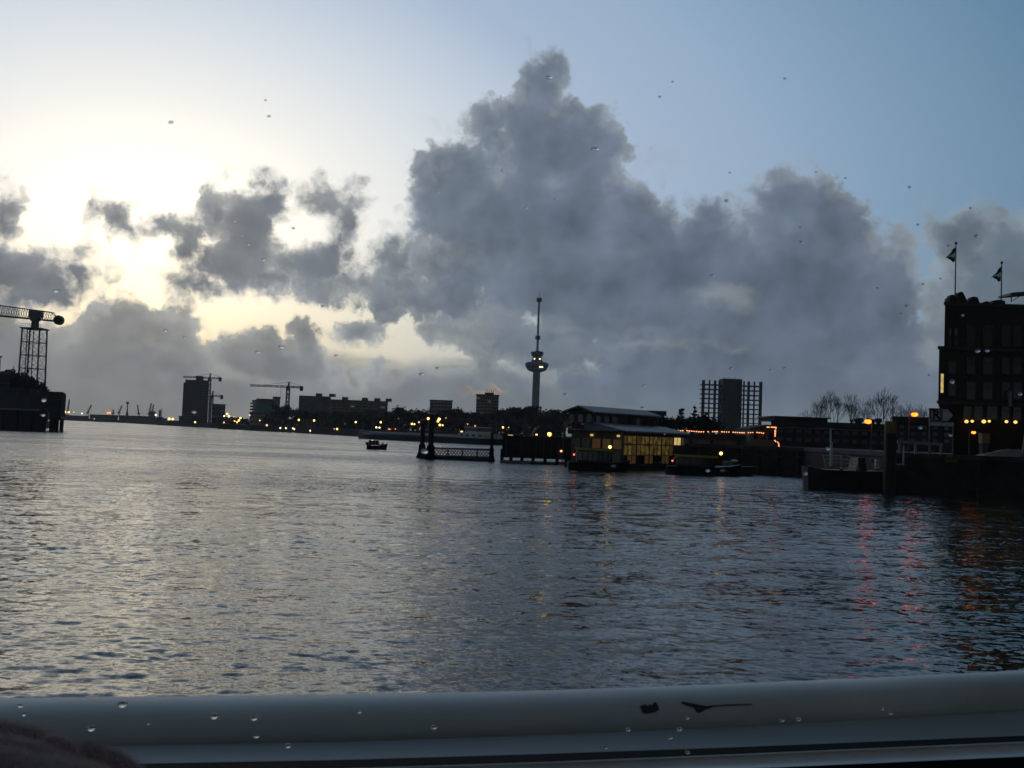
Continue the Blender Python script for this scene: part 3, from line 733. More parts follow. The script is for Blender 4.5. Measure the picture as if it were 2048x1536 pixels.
# moored ship under the lamp cluster
p = wat(458, 858.5); Y = p[1] - 10
t = thing('moored_ship', 'dull green ship moored below a cluster of yellow lamps on the far quay', 'ship', (p[0], Y, 0))
xl, xr = xat(433, Y), xat(484, Y)
MB().hexa([(xl + 2, Y - 3, -1), (xr - 1, Y - 3, -1), (xr - 1, Y + 3, -1), (xl + 2, Y + 3, -1), (xl, Y - 3.4, 3.4), (xr, Y - 3.4, 3.0), (xr, Y + 3.4, 3.0), (xl, Y + 3.4, 3.4)]).build('hull', 'hull_green', t)
MB().box(xl + 8, xr - 4, Y - 2, Y + 2, 3.41, 5.0).build('deckhouse', 'facade_dark', t)

# ------------------------------------------------------------------ left bank: pier building on piles, bushes, moored barge
structure(MB().prism([(xat(-400, 285), 300), (xat(60, 300), 300), (xat(96, 340), 340), (xat(60, 400), 420), (xat(-400, 400), 420)], -3, 2.0), 'left_bank', 'quay_stone')
Y = 272
def zl(py, px=80): return zat(px, py, Y)
x0, x1, xm = xat(-260, Y), xat(122.5, Y, 810), xat(76, Y)
t = thing('pier_building', 'dark windowless pier building on black piles at the left edge', 'building', (x1, Y, 0))
MB().sight(xm, x1, Y, Y + 16, zl(833, 110), zl(785, 100)).build('wall', 'facade_dark', t)
MB().sight(x0, xm - 0.003, Y + 1, Y + 18, zl(833, 60), zl(776, 40)).build('wall', 'dark_concrete', t)
MB().sight(xm - 0.2, x1 + 0.25, Y - 0.25, Y + 16.0, zl(785, 100) + 0.003, zl(783, 100)).build('roof', 'facade_dark', t)
MB().sight(x0, x1 + 0.5, Y - 0.6, Y + 17, zl(840, 110), zl(833.1, 110)).build('deck', 'timber', t)
for k, p_ in enumerate((101, 105, 113, 121.5)):
    x = xat(p_, Y)
    MB().tube((x, Y + 0.4, -2), (x, Y + 0.4, zl(838, 110)), (0.5, 0.5, 0.36, 0.5)[k], None, 8).build('pile', 'timber', t)
    MB().tube((x * 1.048, Y + 13, -2), (x * 1.048, Y + 13, zl(838, 110)), 0.4, None, 8).build('pile', 'timber', t)
x0b, x1b = xat(-150, 290), xat(20, 290, 760)
t = thing('shed', 'dark flat-roofed shed with two ledges at the extreme left edge', 'building', (x1b, 290, 2))
MB().sight(x0b, x1b, 290, 302, 2, zat(10, 748, 290)).build('wall', 'facade_dark', t)
MB().sight(x0b, x1b + 0.3, 289.7, 302.1, zat(10, 748, 290) + 0.003, zat(10, 743, 290)).build('roof', 'facade_grey', t)
MB().box(x0b, x1b + 0.2, 289.4, 289.99, zat(10, 768, 290), zat(10, 765, 290)).build('ledge', 'facade_grey', t)
x = xat(1, 300, 720)
t = thing('mast', 'thin dark mast at the extreme left edge beside the harbour crane', 'mast', (x, 300, 2))
MB().tube((x, 300, 2), (x, 300, zat(1, 715, 300)), 0.16, 0.1, 6).build('pole', 'steel', t)
MB().box(x - 0.3, x + 0.3, 299.7, 300.3, zat(1, 715, 300), zat(1, 712, 300)).build('lamp_housing', 'steel', t)
# barge in front
Y = 255
xl, xr = xat(-200, Y), xat(96, Y)
t = thing('moored_barge', 'dark moored barge with pale worn rim in front of the pier building', 'barge', (xr, Y, 0))
zt = zat(80, 822, Y)
MB().hexa([(xl, Y, -1), (xr - 0.9, Y, -1), ((xr - 0.9) * 1.033, Y + 9, -1), (xl, Y + 9, -1), (xl, Y, zt), (xr, Y, zt), (xr * 1.033, Y + 9, zt), (xl, Y + 9, zt)]).build('hull', 'hull_black', t)
MB().box(xl, xr - 2.6, Y - 0.15, Y + 0.4, zt + 0.003, zt + 0.38).build('rim', 'steel_pale', t)
MB().sight(xl, xr - 5, Y + 1.2, Y + 8, zt + 0.003, zt + 0.9).build('hatch', 'dark_concrete', t)
for k in range(6): MB().box(xr - 4 - k * 3.4, xr - 3.7 - k * 3.4, Y - 0.22, Y - 0.003, 0.2, zt - 0.1).build('fender', 'rubber', t)
MB().box(xr - 2.1, xr - 1.0, Y - 0.08, Y - 0.004, zt - 1.1, zt - 0.75).build('name_board', 'white', t)
MB().tube((xr - 0.8, Y + 1, zt), (xr - 0.8, Y + 1, zt + 0.7), 0.2, None, 8).build('bollard', 'steel', t)

# ------------------------------------------------------------------ barge on the river
a_, b_ = wat(700, 876.2), wat(972, 889.6)
A, B = Vector((a_[0], a_[1], 0)), Vector((b_[0], b_[1], 0))
L = (B - A).length; ux = (B - A) / L; uy = Vector((-ux.y, ux.x, 0))
def bp(s, w, z): return A + ux * s + uy * w + Vector((0, 0, z))
t = thing('cargo_barge', 'long low river barge with grey coaming, dark red hatches and white wheelhouse', 'barge', A, None)
pl = [(0, 4.5), (3, 1.2), (9, 0), (L - 3, 0), (L, 1.5), (L, 8.5), (L - 3, 10), (9, 10), (3, 8)]
hb = MB(); n = len(pl)
top = [bp(s, w, 1.5 + (0.9 if s < 8 else 0) + (0.3 if s > L - 6 else 0)) for s, w in pl]; bot = [bp(min(max(s, 1.5), L - 1), w * 0.9 + 0.5, -1) for s, w in pl]
hb.add(bot + top, [tuple(range(n - 1, -1, -1)), tuple(range(n, 2 * n))] + [(i, (i + 1) % n, n + (i + 1) % n, n + i) for i in range(n)])
hb.build('hull', 'hull_black', t)
def bbox(s0, s1, w0, w1, z0, z1): return MB().hexa([bp(s0, w0, z0), bp(s1, w0, z0), bp(s1, w1, z0), bp(s0, w1, z0), bp(s0, w0, z1), bp(s1, w0, z1), bp(s1, w1, z1), bp(s0, w1, z1)])
bbox(11, L - 17, 0.7, 9.3, 1.503, 2.75).build('coaming', 'white', t)
k = 0
for i in range(8):
    s0 = 12 + (L - 31) * i / 8; s1 = 12 + (L - 31) * (i + 1) / 8 - 0.25
    bbox(s0, s1, 0.9, 9.1, 2.753, 3.35 + 0.12 * (i % 2)).build('hatch_cover', 'red' if i > 1 else 'dark_concrete', t)
bbox(2.5, 9, 2.2, 7.8, 2.403, 2.9).build('bow_deck', 'steel_pale', t)
bbox(-0.05, 1.2, 3.9, 5.1, 1.2, 3.1).build('stem', 'steel_pale', t)
w = bbox(L - 14.5, L - 2, 1.0, 9.0, 1.81, 3.3).build('deckhouse', 'white', t)
for i in range(4): bbox(L - 13.6 + i * 2.9, L - 12.2 + i * 2.9, 0.93, 0.997, 2.3, 2.95).build('window', 'glass_dark', w)
wh = bbox(L - 12.5, L - 7.5, 2.0, 8.0, 3.31, 5.0).build('wheelhouse', 'glass_dark', t)
bbox(L - 12.9, L - 7.1, 1.7, 8.3, 5.003, 5.25).build('roof', 'white', wh)
bbox(L - 12.55, L - 7.45, 1.93, 8.07, 3.315, 3.85).build('sill', 'white', wh)
for s0 in (L - 16, L - 1.2): MB().tube(bp(s0, 5, 1.6), bp(s0, 5, 6.6), 0.11, 0.07, 6).build('mast', 'steel_pale', t)
MB().tube(bp(6, 5, 2.9), bp(6, 5, 6.0), 0.09, 0.06, 6).build('mast', 'steel', t)
mb = MB()
for s0 in np.linspace(L - 6, L - 0.5, 6): mb.tube(bp(s0, 0.6, 1.7), bp(s0, 0.6, 2.8), 0.05, None, 4)
mb.tube(bp(L - 6, 0.6, 2.8), bp(L - 0.5, 0.6, 2.8), 0.05, None, 4); mb.build('railing', 'white', t)
# second, empty red barge behind it
A2, B2 = at(778, 858, 415), at(905, 858, 375)
t = thing('red_barge', 'dark red barge lying behind the grey one, left of the twin mooring piles', 'barge', (A2.x, A2.y, 0))
d = Vector((B2.x - A2.x, B2.y - A2.y, 0)); u2 = d.normalized(); v2 = Vector((-u2.y, u2.x, 0)); a0 = Vector((A2.x, A2.y, 0))
def b2(s, w, z): return a0 + u2 * s + v2 * w + Vector((0, 0, z))
l2 = d.length
MB().hexa([b2(1, 0.5, -1), b2(l2 - 1, 0.5, -1), b2(l2 - 1, 8, -1), b2(1, 8, -1), b2(0, 0, 2.9), b2(l2, 0, 2.9), b2(l2, 8.5, 2.9), b2(0, 8.5, 2.9)]).build('hull', 'red', t)
MB().hexa([b2(0.5, -0.1, 2.903), b2(l2 - 0.5, -0.1, 2.903), b2(l2 - 0.5, 0.3, 2.903), b2(0.5, 0.3, 2.903), b2(0.5, -0.1, 3.25), b2(l2 - 0.5, -0.1, 3.25), b2(l2 - 0.5, 0.3, 3.25), b2(0.5, 0.3, 3.25)]).build('rim', 'facade_pale', t)
MB().hexa([b2(l2 * 0.42, 1, 2.903), b2(l2 * 0.58, 1, 2.903), b2(l2 * 0.58, 7, 2.903), b2(l2 * 0.42, 7, 2.903), b2(l2 * 0.46, 2, 4.3), b2(l2 * 0.54, 2, 4.3), b2(l2 * 0.54, 6, 4.3), b2(l2 * 0.46, 6, 4.3)]).build('cargo_heap', 'facade_brown', t)

# ------------------------------------------------------------------ water taxi under way
p = wat(754, 898.5); Y = p[1]; s = Y / 2150
t = thing('small_boat', 'small dark motor launch under way with one bright light on its cabin', 'boat', (p[0], Y, 0))
def sp(px, py, dy=0): q = at(px, py, Y + dy); return (q.x, q.y, q.z)
xs = [-20.5, -19, -10, 5, 15, 20.5]; hw_ = [0.55, 0.8, 1.05, 1.05, 0.75, 0.12]; zt_ = [0.75, 0.72, 0.62, 0.66, 0.86, 1.08]
hb = MB(); ring = []
for x, w, z in zip(xs, hw_, zt_):
    X = p[0] + x * s * 1.0
    ring.append([(X, Y - w, z), (X - (0.18 if x > 15 else 0), Y - w * 0.75, -0.3), (X - (0.18 if x > 15 else 0), Y + w * 0.75, -0.3), (X, Y + w, z)])
vs = [v for r_ in ring for v in r_]; fs = []
for i in range(len(ring) - 1):
    for j in range(3): fs.append((i * 4 + j, (i + 1) * 4 + j, (i + 1) * 4 + j + 1, i * 4 + j + 1))
    fs.append((i * 4 + 3, (i + 1) * 4 + 3, (i + 1) * 4, i * 4))
fs += [(0, 1, 2, 3), tuple((len(ring) - 1) * 4 + j for j in (3, 2, 1, 0))]
hb.add(vs, fs).build('hull', 'hull_black', t)
cx = p[0]
c = MB().hexa([(cx - 1.5, Y - 0.7, 0.7), (cx + 0.5, Y - 0.7, 0.72), (cx + 0.5, Y + 0.7, 0.72), (cx - 1.5, Y + 0.7, 0.7), (cx - 1.35, Y - 0.6, 1.42), (cx + 0.15, Y - 0.6, 1.42), (cx + 0.15, Y + 0.6, 1.42), (cx - 1.35, Y + 0.6, 1.42)]).build('cabin', 'glass_dark', t)
MB().box(cx - 1.45, cx + 0.25, Y - 0.68, Y + 0.68, 1.423, 1.5).build('roof', 'dark_concrete', c)
for k in range(4): MB().box(cx - 1.42 + k * 0.56, cx - 1.34 + k * 0.56, Y - 0.74, Y - 0.66, 0.72, 1.42).build('post', 'white', c)
MB().box(cx + 0.55, cx + 1.5, Y - 0.45, Y + 0.45, 0.7, 0.92).build('foredeck', 'white', t)
MB().tube((cx + 0.1, Y, 1.5), (cx - 0.15, Y, 2.15), 0.035, None, 5).build('mast', 'steel', t)
MB().ball(sp(744.5, 883), 0.24).build('lamp', 'lamp_yellow', t)
MB().ball((cx - 1.75, Y, 0.95), 0.3, 0.5, 0.25).build('cushion', 'rubber', t)
MB().ball((cx + 1.0, Y - 0.2, 1.02), 0.16, 0.16, 0.2).build('fender', 'white', t)

# ------------------------------------------------------------------ twin mooring piles, lattice gangway, single pile
def mono(label, pxt, pyt, pyb, Y, r):
    x = xat(pxt, Y, pyt); xb_ = xat(pxt - 2, Y, pyb); zt = zat(pxt, pyt, Y)
    t = thing('mooring_pile', label, 'pile', (xb_, Y, 0), 'piles beside the lattice gangway')
    MB().tube((xb_, Y, -2), (xb_, Y, zt), r, r * 0.92, 14).build('shaft', 'timber', t)
    MB().lathe(xb_, Y, [(r * 2.4, -0.6), (r * 2.3, 0.12), (r * 1.5, 0.75), (r * 1.32, 1.65), (r * 1.01, 1.75)], 14).build('fender', 'rubber', t)
    MB().lathe(xb_, Y, [(r * 1.02, zt + 0.003), (r * 1.06, zt + 0.06), (r * 0.3, zt + 0.16)], 14).build('cap', 'steel', t)
    return t
mono('left and shorter of two thick black mooring piles with flared foot', 845.5, 841, 915, 139, 0.32)
tp = mono('right and taller of two thick black mooring piles with flared foot', 862.5, 829, 921, 134, 0.36)
x, z = xat(850, 136.5, 902), zat(850, 902, 136.5)
t = thing('mooring_beam', 'dark beam with a pale oval plate joining the two thick mooring piles', 'beam', (x, 136.5, z))
MB().box(x - 0.55, x + 0.6, 136.0, 137.0, z - 0.75, z + 0.35).build('beam', 'timber', t)
mb = MB(); mb.slab([(x - 0.05 + 0.42 * math.cos(2 * math.pi * i / 18), 135.99, z + 0.02 + 0.3 * math.sin(2 * math.pi * i / 18)) for i in range(18)], (0, -0.05, 0)); mb.build('plate', 'white', t)
Y0, Y1 = 135.2, 133.6
t = thing('lattice_gangway', 'low black gangway with diamond lattice side between the mooring piles', 'gangway', (xat(924, 134.5), 134.5, 0))
def gp(px, py):
    f = (px - 866) / 118; return at(px, py, Y0 * (1 - f) + Y1 * f)
def gy(px, base0, base1): return base0 + (base1 - base0) * (px - 866) / 118
for back in (0, 1.6):
    o = Vector((0, back, 0))
    def beam(p0, p1, q0, q1, name, th=0.12):
        MB().slab([p0 + o, p1 + o, q1 + o, q0 + o], (0, th, 0)).build(name, 'steel', t)
    beam(gp(866, 917), gp(984, 920), gp(866, 910.5), gp(984, 914), 'bottom_girder')
    beam(gp(866, 897.5), gp(984, 900.8), gp(866, 894.8), gp(984, 898.1), 'top_chord')
    if back: continue
    lt = MB(); px = 858.0
    while px < 984:
        for sgn in (1, -1):
            p0 = (px, gy(px, 911, 914.5)); p1 = (px + 12.2, gy(px + 12.2, 897, 900.3))
            if sgn < 0: p0, p1 = (px, gy(px, 897, 900.3)), (px + 12.2, gy(px + 12.2, 911, 914.5))
            if p0[0] >= 858 and p1[0] <= 990: lt.bar(gp(*p0) + o + Vector((0, 0.05, 0)), gp(*p1) + o + Vector((0, 0.05, 0)), 0.085)
        px += 6.25
    lt.build('lattice', 'steel', t)
    for px in (867, 896, 925, 954, 983): MB().slab([gp(px - 1.4, gy(px, 912, 915)) + o, gp(px + 1.4, gy(px, 912, 915)) + o, gp(px + 1.4, gy(px, 896, 899)) + o, gp(px - 1.4, gy(px, 896, 899)) + o], (0, -0.06, 0)).build('post', 'steel', t)
MB().slab([gp(866, 914), gp(984, 917), gp(984, 917) + Vector((0, 1.5, 0)), gp(866, 914) + Vector((0, 1.5, 0))], (0, 0, 0.08)).build('deck', 'timber', t)
MB().box(xat(866, 135), xat(984, 134), 134.4, 136.2, -0.4, 0.36).build('float', 'hull_black', t)
mono('single slender mooring pile at the right end of the lattice gangway', 984.5, 866, 919, 133, 0.2)

# ------------------------------------------------------------------ dark jetty with railing, flag and lamp
Y = 134.5
x0, x1 = xat(1004, Y, 900), xat(1140, Y, 900)
t = thing('jetty', 'dark timber-clad jetty on piles at the water right of the gangway', 'jetty', (x0, Y, 0))
ztop = zat(1030, 874, Y)
MB().box(x0, x1, Y, Y + 12, 0.55, ztop).build('cladding', 'timber', t)
MB().box(x0 - 0.1, x1 + 2, Y - 0.15, Y + 12.1, ztop + 0.003, ztop + 0.16).build('deck', 'timber', t)
for p_ in (1006, 1024, 1046, 1068, 1092, 1116, 1136):
    x = xat(p_, Y); MB().tube((x, Y - 0.3, -2), (x, Y - 0.3, 1.6 + (1.4 if p_ == 1024 else 0)), 0.21, None, 8).build('pile', 'timber', t)
for k in range(9):
    x = x0 + (x1 - x0) * (k + 0.5) / 9; MB().box(x - 0.08, x + 0.08, Y - 0.07, Y - 0.003, 0.6, ztop - 0.05).build('batten', 'dark_concrete', t)
mb = MB()
for k in range(15):
    x = x0 + (x1 - x0) * k / 14; mb.tube((x, Y + 0.4, ztop + 0.1), (x, Y + 0.4, ztop + 1.0), 0.03, None, 4)
for h_ in (0.5, 1.0): mb.tube((x0, Y + 0.4, ztop + h_), (x1, Y + 0.4, ztop + h_), 0.028, None, 4)
mb.build('railing', 'steel', t)
z = 0.16
t = thing('mooring_float', 'pale low float lying on the water at the foot of the jetty', 'float', (xat(1022, Y), 132.6, 0))
MB().box(xat(1006, 132), xat(1062, 132), 131.9, 133.3, -0.1, 0.2).build('float', 'facade_pale', t)
MB().box(xat(1010, 132), xat(1058, 132), 132.0, 133.2, 0.203, 0.24).build('deck', 'timber', t)
# tricolour on a leaning staff
p0, p1 = at(1061, 878, 135.5), at(1078, 851, 135.5)
t = thing('tricolour_flag', 'limp red, white and blue flag on a leaning staff above the jetty', 'flag', p0)
MB().tube(p0, p1, 0.035, 0.025, 6).build('staff', 'white', t)
dirf = (p0 - p1).normalized(); dn = Vector((-0.86, 0.05, -0.42)).normalized()
for k, mname in enumerate(('flag_red', 'flag_white', 'flag_blue')):
    mb = MB(); nn = 8; vs = []
    for i in range(nn + 1):
        f = i / nn
        base = p1 + dirf * (0.1 + 1.35 * f)
        for e in (0, 1):
            q = 0.30 * (2 - k + e) if False else 0.30 * ((2 - k) + e)
            vs.append(base + dn * (q * (0.85 - 0.25 * f)) + Vector((0, 0.07 * math.sin(f * 7 + q * 5), 0)))
    mb.add(vs, [(2 * i, 2 * i + 1, 2 * i + 3, 2 * i + 2) for i in range(nn)])
    fo = mb.build('stripe', mname, t); fo.modifiers.new('thickness', 'SOLIDIFY').thickness = 0.012
def post_lamp(label, px, py, Y, r, m='lamp_yellow', z0=GZ, group=None, rx=None, pole='steel', pr=0.06, name='street_lamp', cat='lamp', arm=0.0):
    p = at(px, py, Y); rx = rx or r
    t = thing(name, label, cat, (p.x + arm, Y, z0), group)
    MB().tube((p.x + arm, Y, z0), (p.x + arm, Y, max(p.z, z0 + 0.3)), pr, pr * 0.7, 6).build('pole', pole, t)
    if arm: MB().tube((p.x + arm, Y, p.z + r), (p.x, Y, p.z + r * 1.2), pr * 0.6, None, 5).build('arm', pole, t)
    MB().ball((p.x, Y - pr - r * 0.3, p.z), rx, r, r, 12, 8).build('lamp_head', m, t)
    hd = MB().lathe(p.x, Y - pr - r * 0.3, [(rx * 0.9, p.z + r * 0.75), (rx * 0.3, p.z + r * 1.25)], 10).build('hood', 'steel', t)
    return t
post_lamp('large bright yellow lamp on the jetty right of the tricolour flag', 1099, 868.3, 135.5, 0.26, z0=ztop + 0.1, rx=0.27)
post_lamp('small yellow lamp on the jetty at the foot of the tricolour flag', 1073, 869, 136, 0.12, z0=ztop + 0.1)
post_lamp('small round pale lamp low at the right end of the jetty', 1122.3, 902, 134, 0.15, 'lamp_dim', z0=0.5)
x, z = xat(1021, 137, 870), zat(1021, 870.5, 137)
t = thing('deck_cabin', 'small low cabin with a yellow lit slit on the left part of the jetty', 'cabin', (x, 137, ztop + 0.163))
MB().box(x - 1.3, x + 1.6, 136.6, 138.5, ztop + 0.163, z + 0.12).build('wall', 'facade_dark', t)
MB().box(x - 0.32, x + 0.32, 136.55, 136.597, z - 0.1, z + 0.08).build('window', 'lit_bright', t)
MB().box(x + 0.75, x + 1.15, 136.55, 136.597, z - 0.08, z + 0.08).build('window', 'glass_blue', t)
MB().box(x - 1.45, x + 1.75, 136.4, 138.6, z + 0.123, z + 0.2).build('roof', 'facade_grey', t)

# ------------------------------------------------------------------ near quay
QZ = 3.1
pts = [(xat(1131, 131), 131), (xat(1380, 132), 132), (xat(1610, 119), 119), (xat(1790, 86), 86), (xat(2060, 82), 82), (xat(2700, 79), 79), (110, 330), (xat(1131, 240), 240)]
structure(MB().prism(pts, -3, QZ), 'near_quay', 'quay_stone')
structure(MB().prism([(p[0] * 0.996 + 0.15, p[1] + 0.8) for p in pts[:6]] + [(109, 329), (xat(1131, 240) + 1, 239)], QZ + 0.004, QZ + 0.02), 'quay_paving', 'paving')
mb = MB()
for (a, b_) in zip(pts[1:5], pts[2:6]):
    a, b_ = Vector((*a, 0)), Vector((*b_, 0)); d = (b_ - a).normalized(); nn = Vector((d.y, -d.x, 0))
    mb.hexa([a + nn * 0.12 + Vector((0, 0, QZ - 0.32)), b_ + nn * 0.12 + Vector((0, 0, QZ - 0.32)), b_ - nn * 0.5 + Vector((0, 0, QZ - 0.32)), a - nn * 0.5 + Vector((0, 0, QZ - 0.32)),
             a + nn * 0.12 + Vector((0, 0, QZ + 0.06)), b_ + nn * 0.12 + Vector((0, 0, QZ + 0.06)), b_ - nn * 0.5 + Vector((0, 0, QZ + 0.06)), a - nn * 0.5 + Vector((0, 0, QZ + 0.06))])
structure(mb, 'quay_coping', 'dark_concrete')
def quay_face(px):      # distance of the quay edge along a photograph column
    for (a, b_) in zip(pts[:5], pts[1:6]):
        pa, pb = [1131, 1380, 1610, 1790, 2060, 2700][pts.index(a)], [1131, 1380, 1610, 1790, 2060, 2700][pts.index(b_)]
        if pa <= px <= pb: return a[1] + (b_[1] - a[1]) * (px - pa) / (pb - pa)
    return 80
for i, p_ in enumerate((1400, 1440, 1480, 1520, 1560, 1600)):
    Yq = quay_face(p_) - 0.35; x = xat(p_, Yq)
    t = thing('fender_post', 'dark vertical timber fender post on the quay wall between the covered taxi boats and the workboat', 'post', (x, Yq, 0), 'fender posts on the quay wall')
    t['label'] = 'dark vertical timber fender post standing against the quay wall'
    MB().box(x - 0.16, x + 0.16, Yq - 0.14, Yq + 0.1, -1, QZ - 0.4).build('timber', 'timber', t)
    MB().box(x - 0.2, x + 0.2, Yq - 0.2, Yq + 0.1, QZ - 1.1, QZ - 0.95).build('strap', 'steel', t)

# ------------------------------------------------------------------ pavilion: two storeys, gabled top, glazed lean-to below
def pw(px, Y): return Vector((xat(px, Y, 870), Y, 0))
t = thing('pavilion', 'two-storey waterside pavilion with zinc roofs and yellow-lit glazing', 'building', (pw(1246, 117).x, 117, 0))
A, B, C = pw(1246, 117), pw(1143, 121.2), pw(1369, 130); D = B + (C - A)
zeA, zeC = zat(1246, 864, 117), zat(1369, 869.5, 130)
zb = 0.55
def wall(p, q, z0, z1a, z1b, th, name, m, par=t):
    d = (q - p).normalized(); nn = Vector((d.y, -d.x, 0)) * -th
    z = lambda v, h: Vector((v.x, v.y, h))
    return MB().hexa([z(p, z0), z(q, z0), z(q + nn, z0), z(p + nn, z0), z(p, z1a), z(q, z1b), z(q + nn, z1b), z(p + nn, z1a)]).build(name, m, par)
base = MB(); base.prism([(v.x, v.y) for v in (A + (A - C).normalized() * 0.5 + (A - B).normalized() * 0.5, C + (C - A).normalized() * 0.5, D + Vector((1, 2, 0)), B + (B - A).normalized() * 0.8)], -0.6, zb)
base.build('pontoon', 'hull_black', t)
zr = zat(1189, 848, 122)            # where the lean-to roof meets the upper storey
wall(B, A, zb + 0.003, zr - 1.0, zeA - 0.1, 0.2, 'wall', 'facade_brown')
core_z = zeA - 0.05
fr = MB(); u = (C - A); Lc = u.length; un = u.normalized(); on = Vector((un.y, -un.x, 0))
# glazed long side: each pane a part, mullions in one frame
H = core_z - zb - 0.1; rows = [(0.05, 0.30), (0.33, 0.64), (0.68, 0.93)]; ncol = 15
gl = wall(A + un * 0.02, C, zb + 0.003, core_z, core_z, 0.15, 'facade', 'facade_dark')
for j, (r0, r1) in enumerate(rows):
    for i in range(ncol):
        f0, f1 = (i + 0.10) / ncol, (i + 0.90) / ncol
        if i > 11 and j < 2: continue
        if j == 0: mname = 'lit_warm' if i % 4 in (1, 2) else 'glass_dark'
        else: mname = 'lit_window' if rng.random() < 0.85 else 'lit_warm'
        if j == 2 and i > 11: mname = 'lit_bright' if i < 14 else 'lit_warm'
        p0, p1 = A + u * f0 + on * 0.02, A + u * f1 + on * 0.02
        z0, z1 = zb + H * r0, zb + H * r1
        MB().slab([Vector((p0.x, p0.y, z0)), Vector((p1.x, p1.y, z0)), Vector((p1.x, p1.y, z1)), Vector((p0.x, p0.y, z1))], on * 0.03).build('pane', mname, gl)
for i in range(0, ncol + 1, 3):
    p0 = A + u * (i / ncol) + on * 0.05
    MB().tube((p0.x, p0.y, zb), (p0.x, p0.y, core_z), 0.09, None, 6).build('post', 'steel', gl)
# left face panels
uB = A - B; LB = uB.length; nB = Vector((uB.normalized().y, -uB.normalized().x, 0))
for i in range(5):
    f0, f1 = (i + 0.12) / 5, (i + 0.88) / 5
    for (r0, r1, mm) in ((0.1, 0.42, 'glass_dark'), (0.5, 0.80, 'glass_dark' if i < 2 else 'lit_warm')):
        p0, p1 = B + uB * f0 + nB * 0.02, B + uB * f1 + nB * 0.02
        MB().slab([Vector((p0.x, p0.y, zb + H * r0)), Vector((p1.x, p1.y, zb + H * r0)), Vector((p1.x, p1.y, zb + H * r1)), Vector((p0.x, p0.y, zb + H * r1))], nB * 0.04).build('panel', mm, t)
for q in (B + uB * 0.93, B + uB * 0.42):
    MB().ball((q.x + nB.x * 0.2, q.y + nB.y * 0.2, zeA - 0.45), 0.2, 0.14, 0.13).build('wall_lamp', 'lit_bright', t)
# lean-to roof: from the upper wall down to the eaves
E0 = A + (A - C).normalized() * 0.5 + on * 0.5; E1 = C + un * 0.6 + on * 0.5
T0 = at(1186, 847, 123.2); T1 = at(1330, 856.5, 136)
E0.z, E1.z = zeA, zeC
MB().slab([E0, E1, T1, T0], (0, 0, 0.16)).build('lean_to_roof', 'roof_zinc', t)
MB().slab([B + Vector((-0.3, -0.2, zr - 0.9)), E0 + Vector((0, 0, -0.004)), T0 + Vector((0, 0, -0.004)), Vector((B.x, B.y + 2.5, T0.z - 0.2))], (0, 0, 0.12)).build('side_roof', 'facade_dark', t)
# upper storey
a, b_, c = pw(1187, 124), pw(1135, 127), pw(1312, 134.5); d_ = b_ + (c - a)
ez = zat(1187, 824, 124); ezc = zat(1312, 833, 134.5)
lowz = zr - 1.2
MB().add([(a.x, a.y, lowz), (c.x, c.y, lowz), (d_.x, d_.y, lowz), (b_.x, b_.y, lowz), (a.x, a.y, ez), (c.x, c.y, ez), (d_.x, d_.y, ez), (b_.x, b_.y, ez)],
         [(3, 2, 1, 0), (4, 5, 6, 7), (0, 1, 5, 4), (1, 2, 6, 5), (2, 3, 7, 6), (3, 0, 4, 7)]).build('upper_wall', 'facade_dark', t)
pk0 = (a + b_) / 2; pk1 = (c + d_) / 2; rz_ = zat(1159, 813.6, 125.4)
uu = (c - a).normalized(); ov = (a - b_).normalized()
def zz(v, h): return Vector((v.x, v.y, h))
P0, P1 = zz(pk0 - uu * 0.7, rz_), zz(pk1 + uu * 0.5, rz_)
q0, q1 = zz(a - uu * 0.7 + ov * 0.5, ez - 0.12), zz(c + uu * 0.5 + ov * 0.5, ez - 0.12)
r0_, r1_ = zz(b_ - uu * 0.7 - ov * 0.5, ez - 0.12), zz(d_ + uu * 0.5 - ov * 0.5, ez - 0.12)
MB().slab([q0, q1, P1, P0], (0, 0, 0.16)).build('gable_roof', 'roof_zinc', t)
MB().slab([P0, P1, r1_, r0_], (0, 0, 0.155)).build('gable_roof', 'roof_zinc', t)
MB().slab([zz(a, ez + 0.003), zz(pk0, rz_ - 0.08), zz(b_, ez + 0.003)], uu * 0.2).build('gable', 'facade_brown', t)
MB().slab([zz(c, ez + 0.003), zz(pk1, rz_ - 0.08), zz(d_, ez + 0.003)], -uu * 0.2).build('gable', 'facade_brown', t)
oa = Vector((uu.y, -uu.x, 0)); LU = (c - a).length
for i in range(8):
    p0, p1 = a + uu * LU * (i + 0.2) / 8, a + uu * LU * (i + 0.75) / 8
    MB().slab([zz(p0, ez - 1.35) + oa * 0.01, zz(p1, ez - 1.35) + oa * 0.01, zz(p1, ez - 0.4) + oa * 0.01, zz(p0, ez - 0.4) + oa * 0.01], oa * 0.05).build('window', 'glass_blue' if i in (1, 2, 5) else 'glass_dark', t)
for i in range(3):
    p0, p1 = b_ + (a - b_) * (i + 0.2) / 3, b_ + (a - b_) * (i + 0.75) / 3
    ob = Vector(((a - b_).normalized().y, -(a - b_).normalized().x, 0))
    MB().slab([zz(p0, ez - 1.2) + ob * 0.01, zz(p1, ez - 1.2) + ob * 0.01, zz(p1, ez - 0.3) + ob * 0.01, zz(p0, ez - 0.3) + ob * 0.01], ob * 0.05).build('window', 'glass_blue' if i == 1 else 'glass_dark', t)
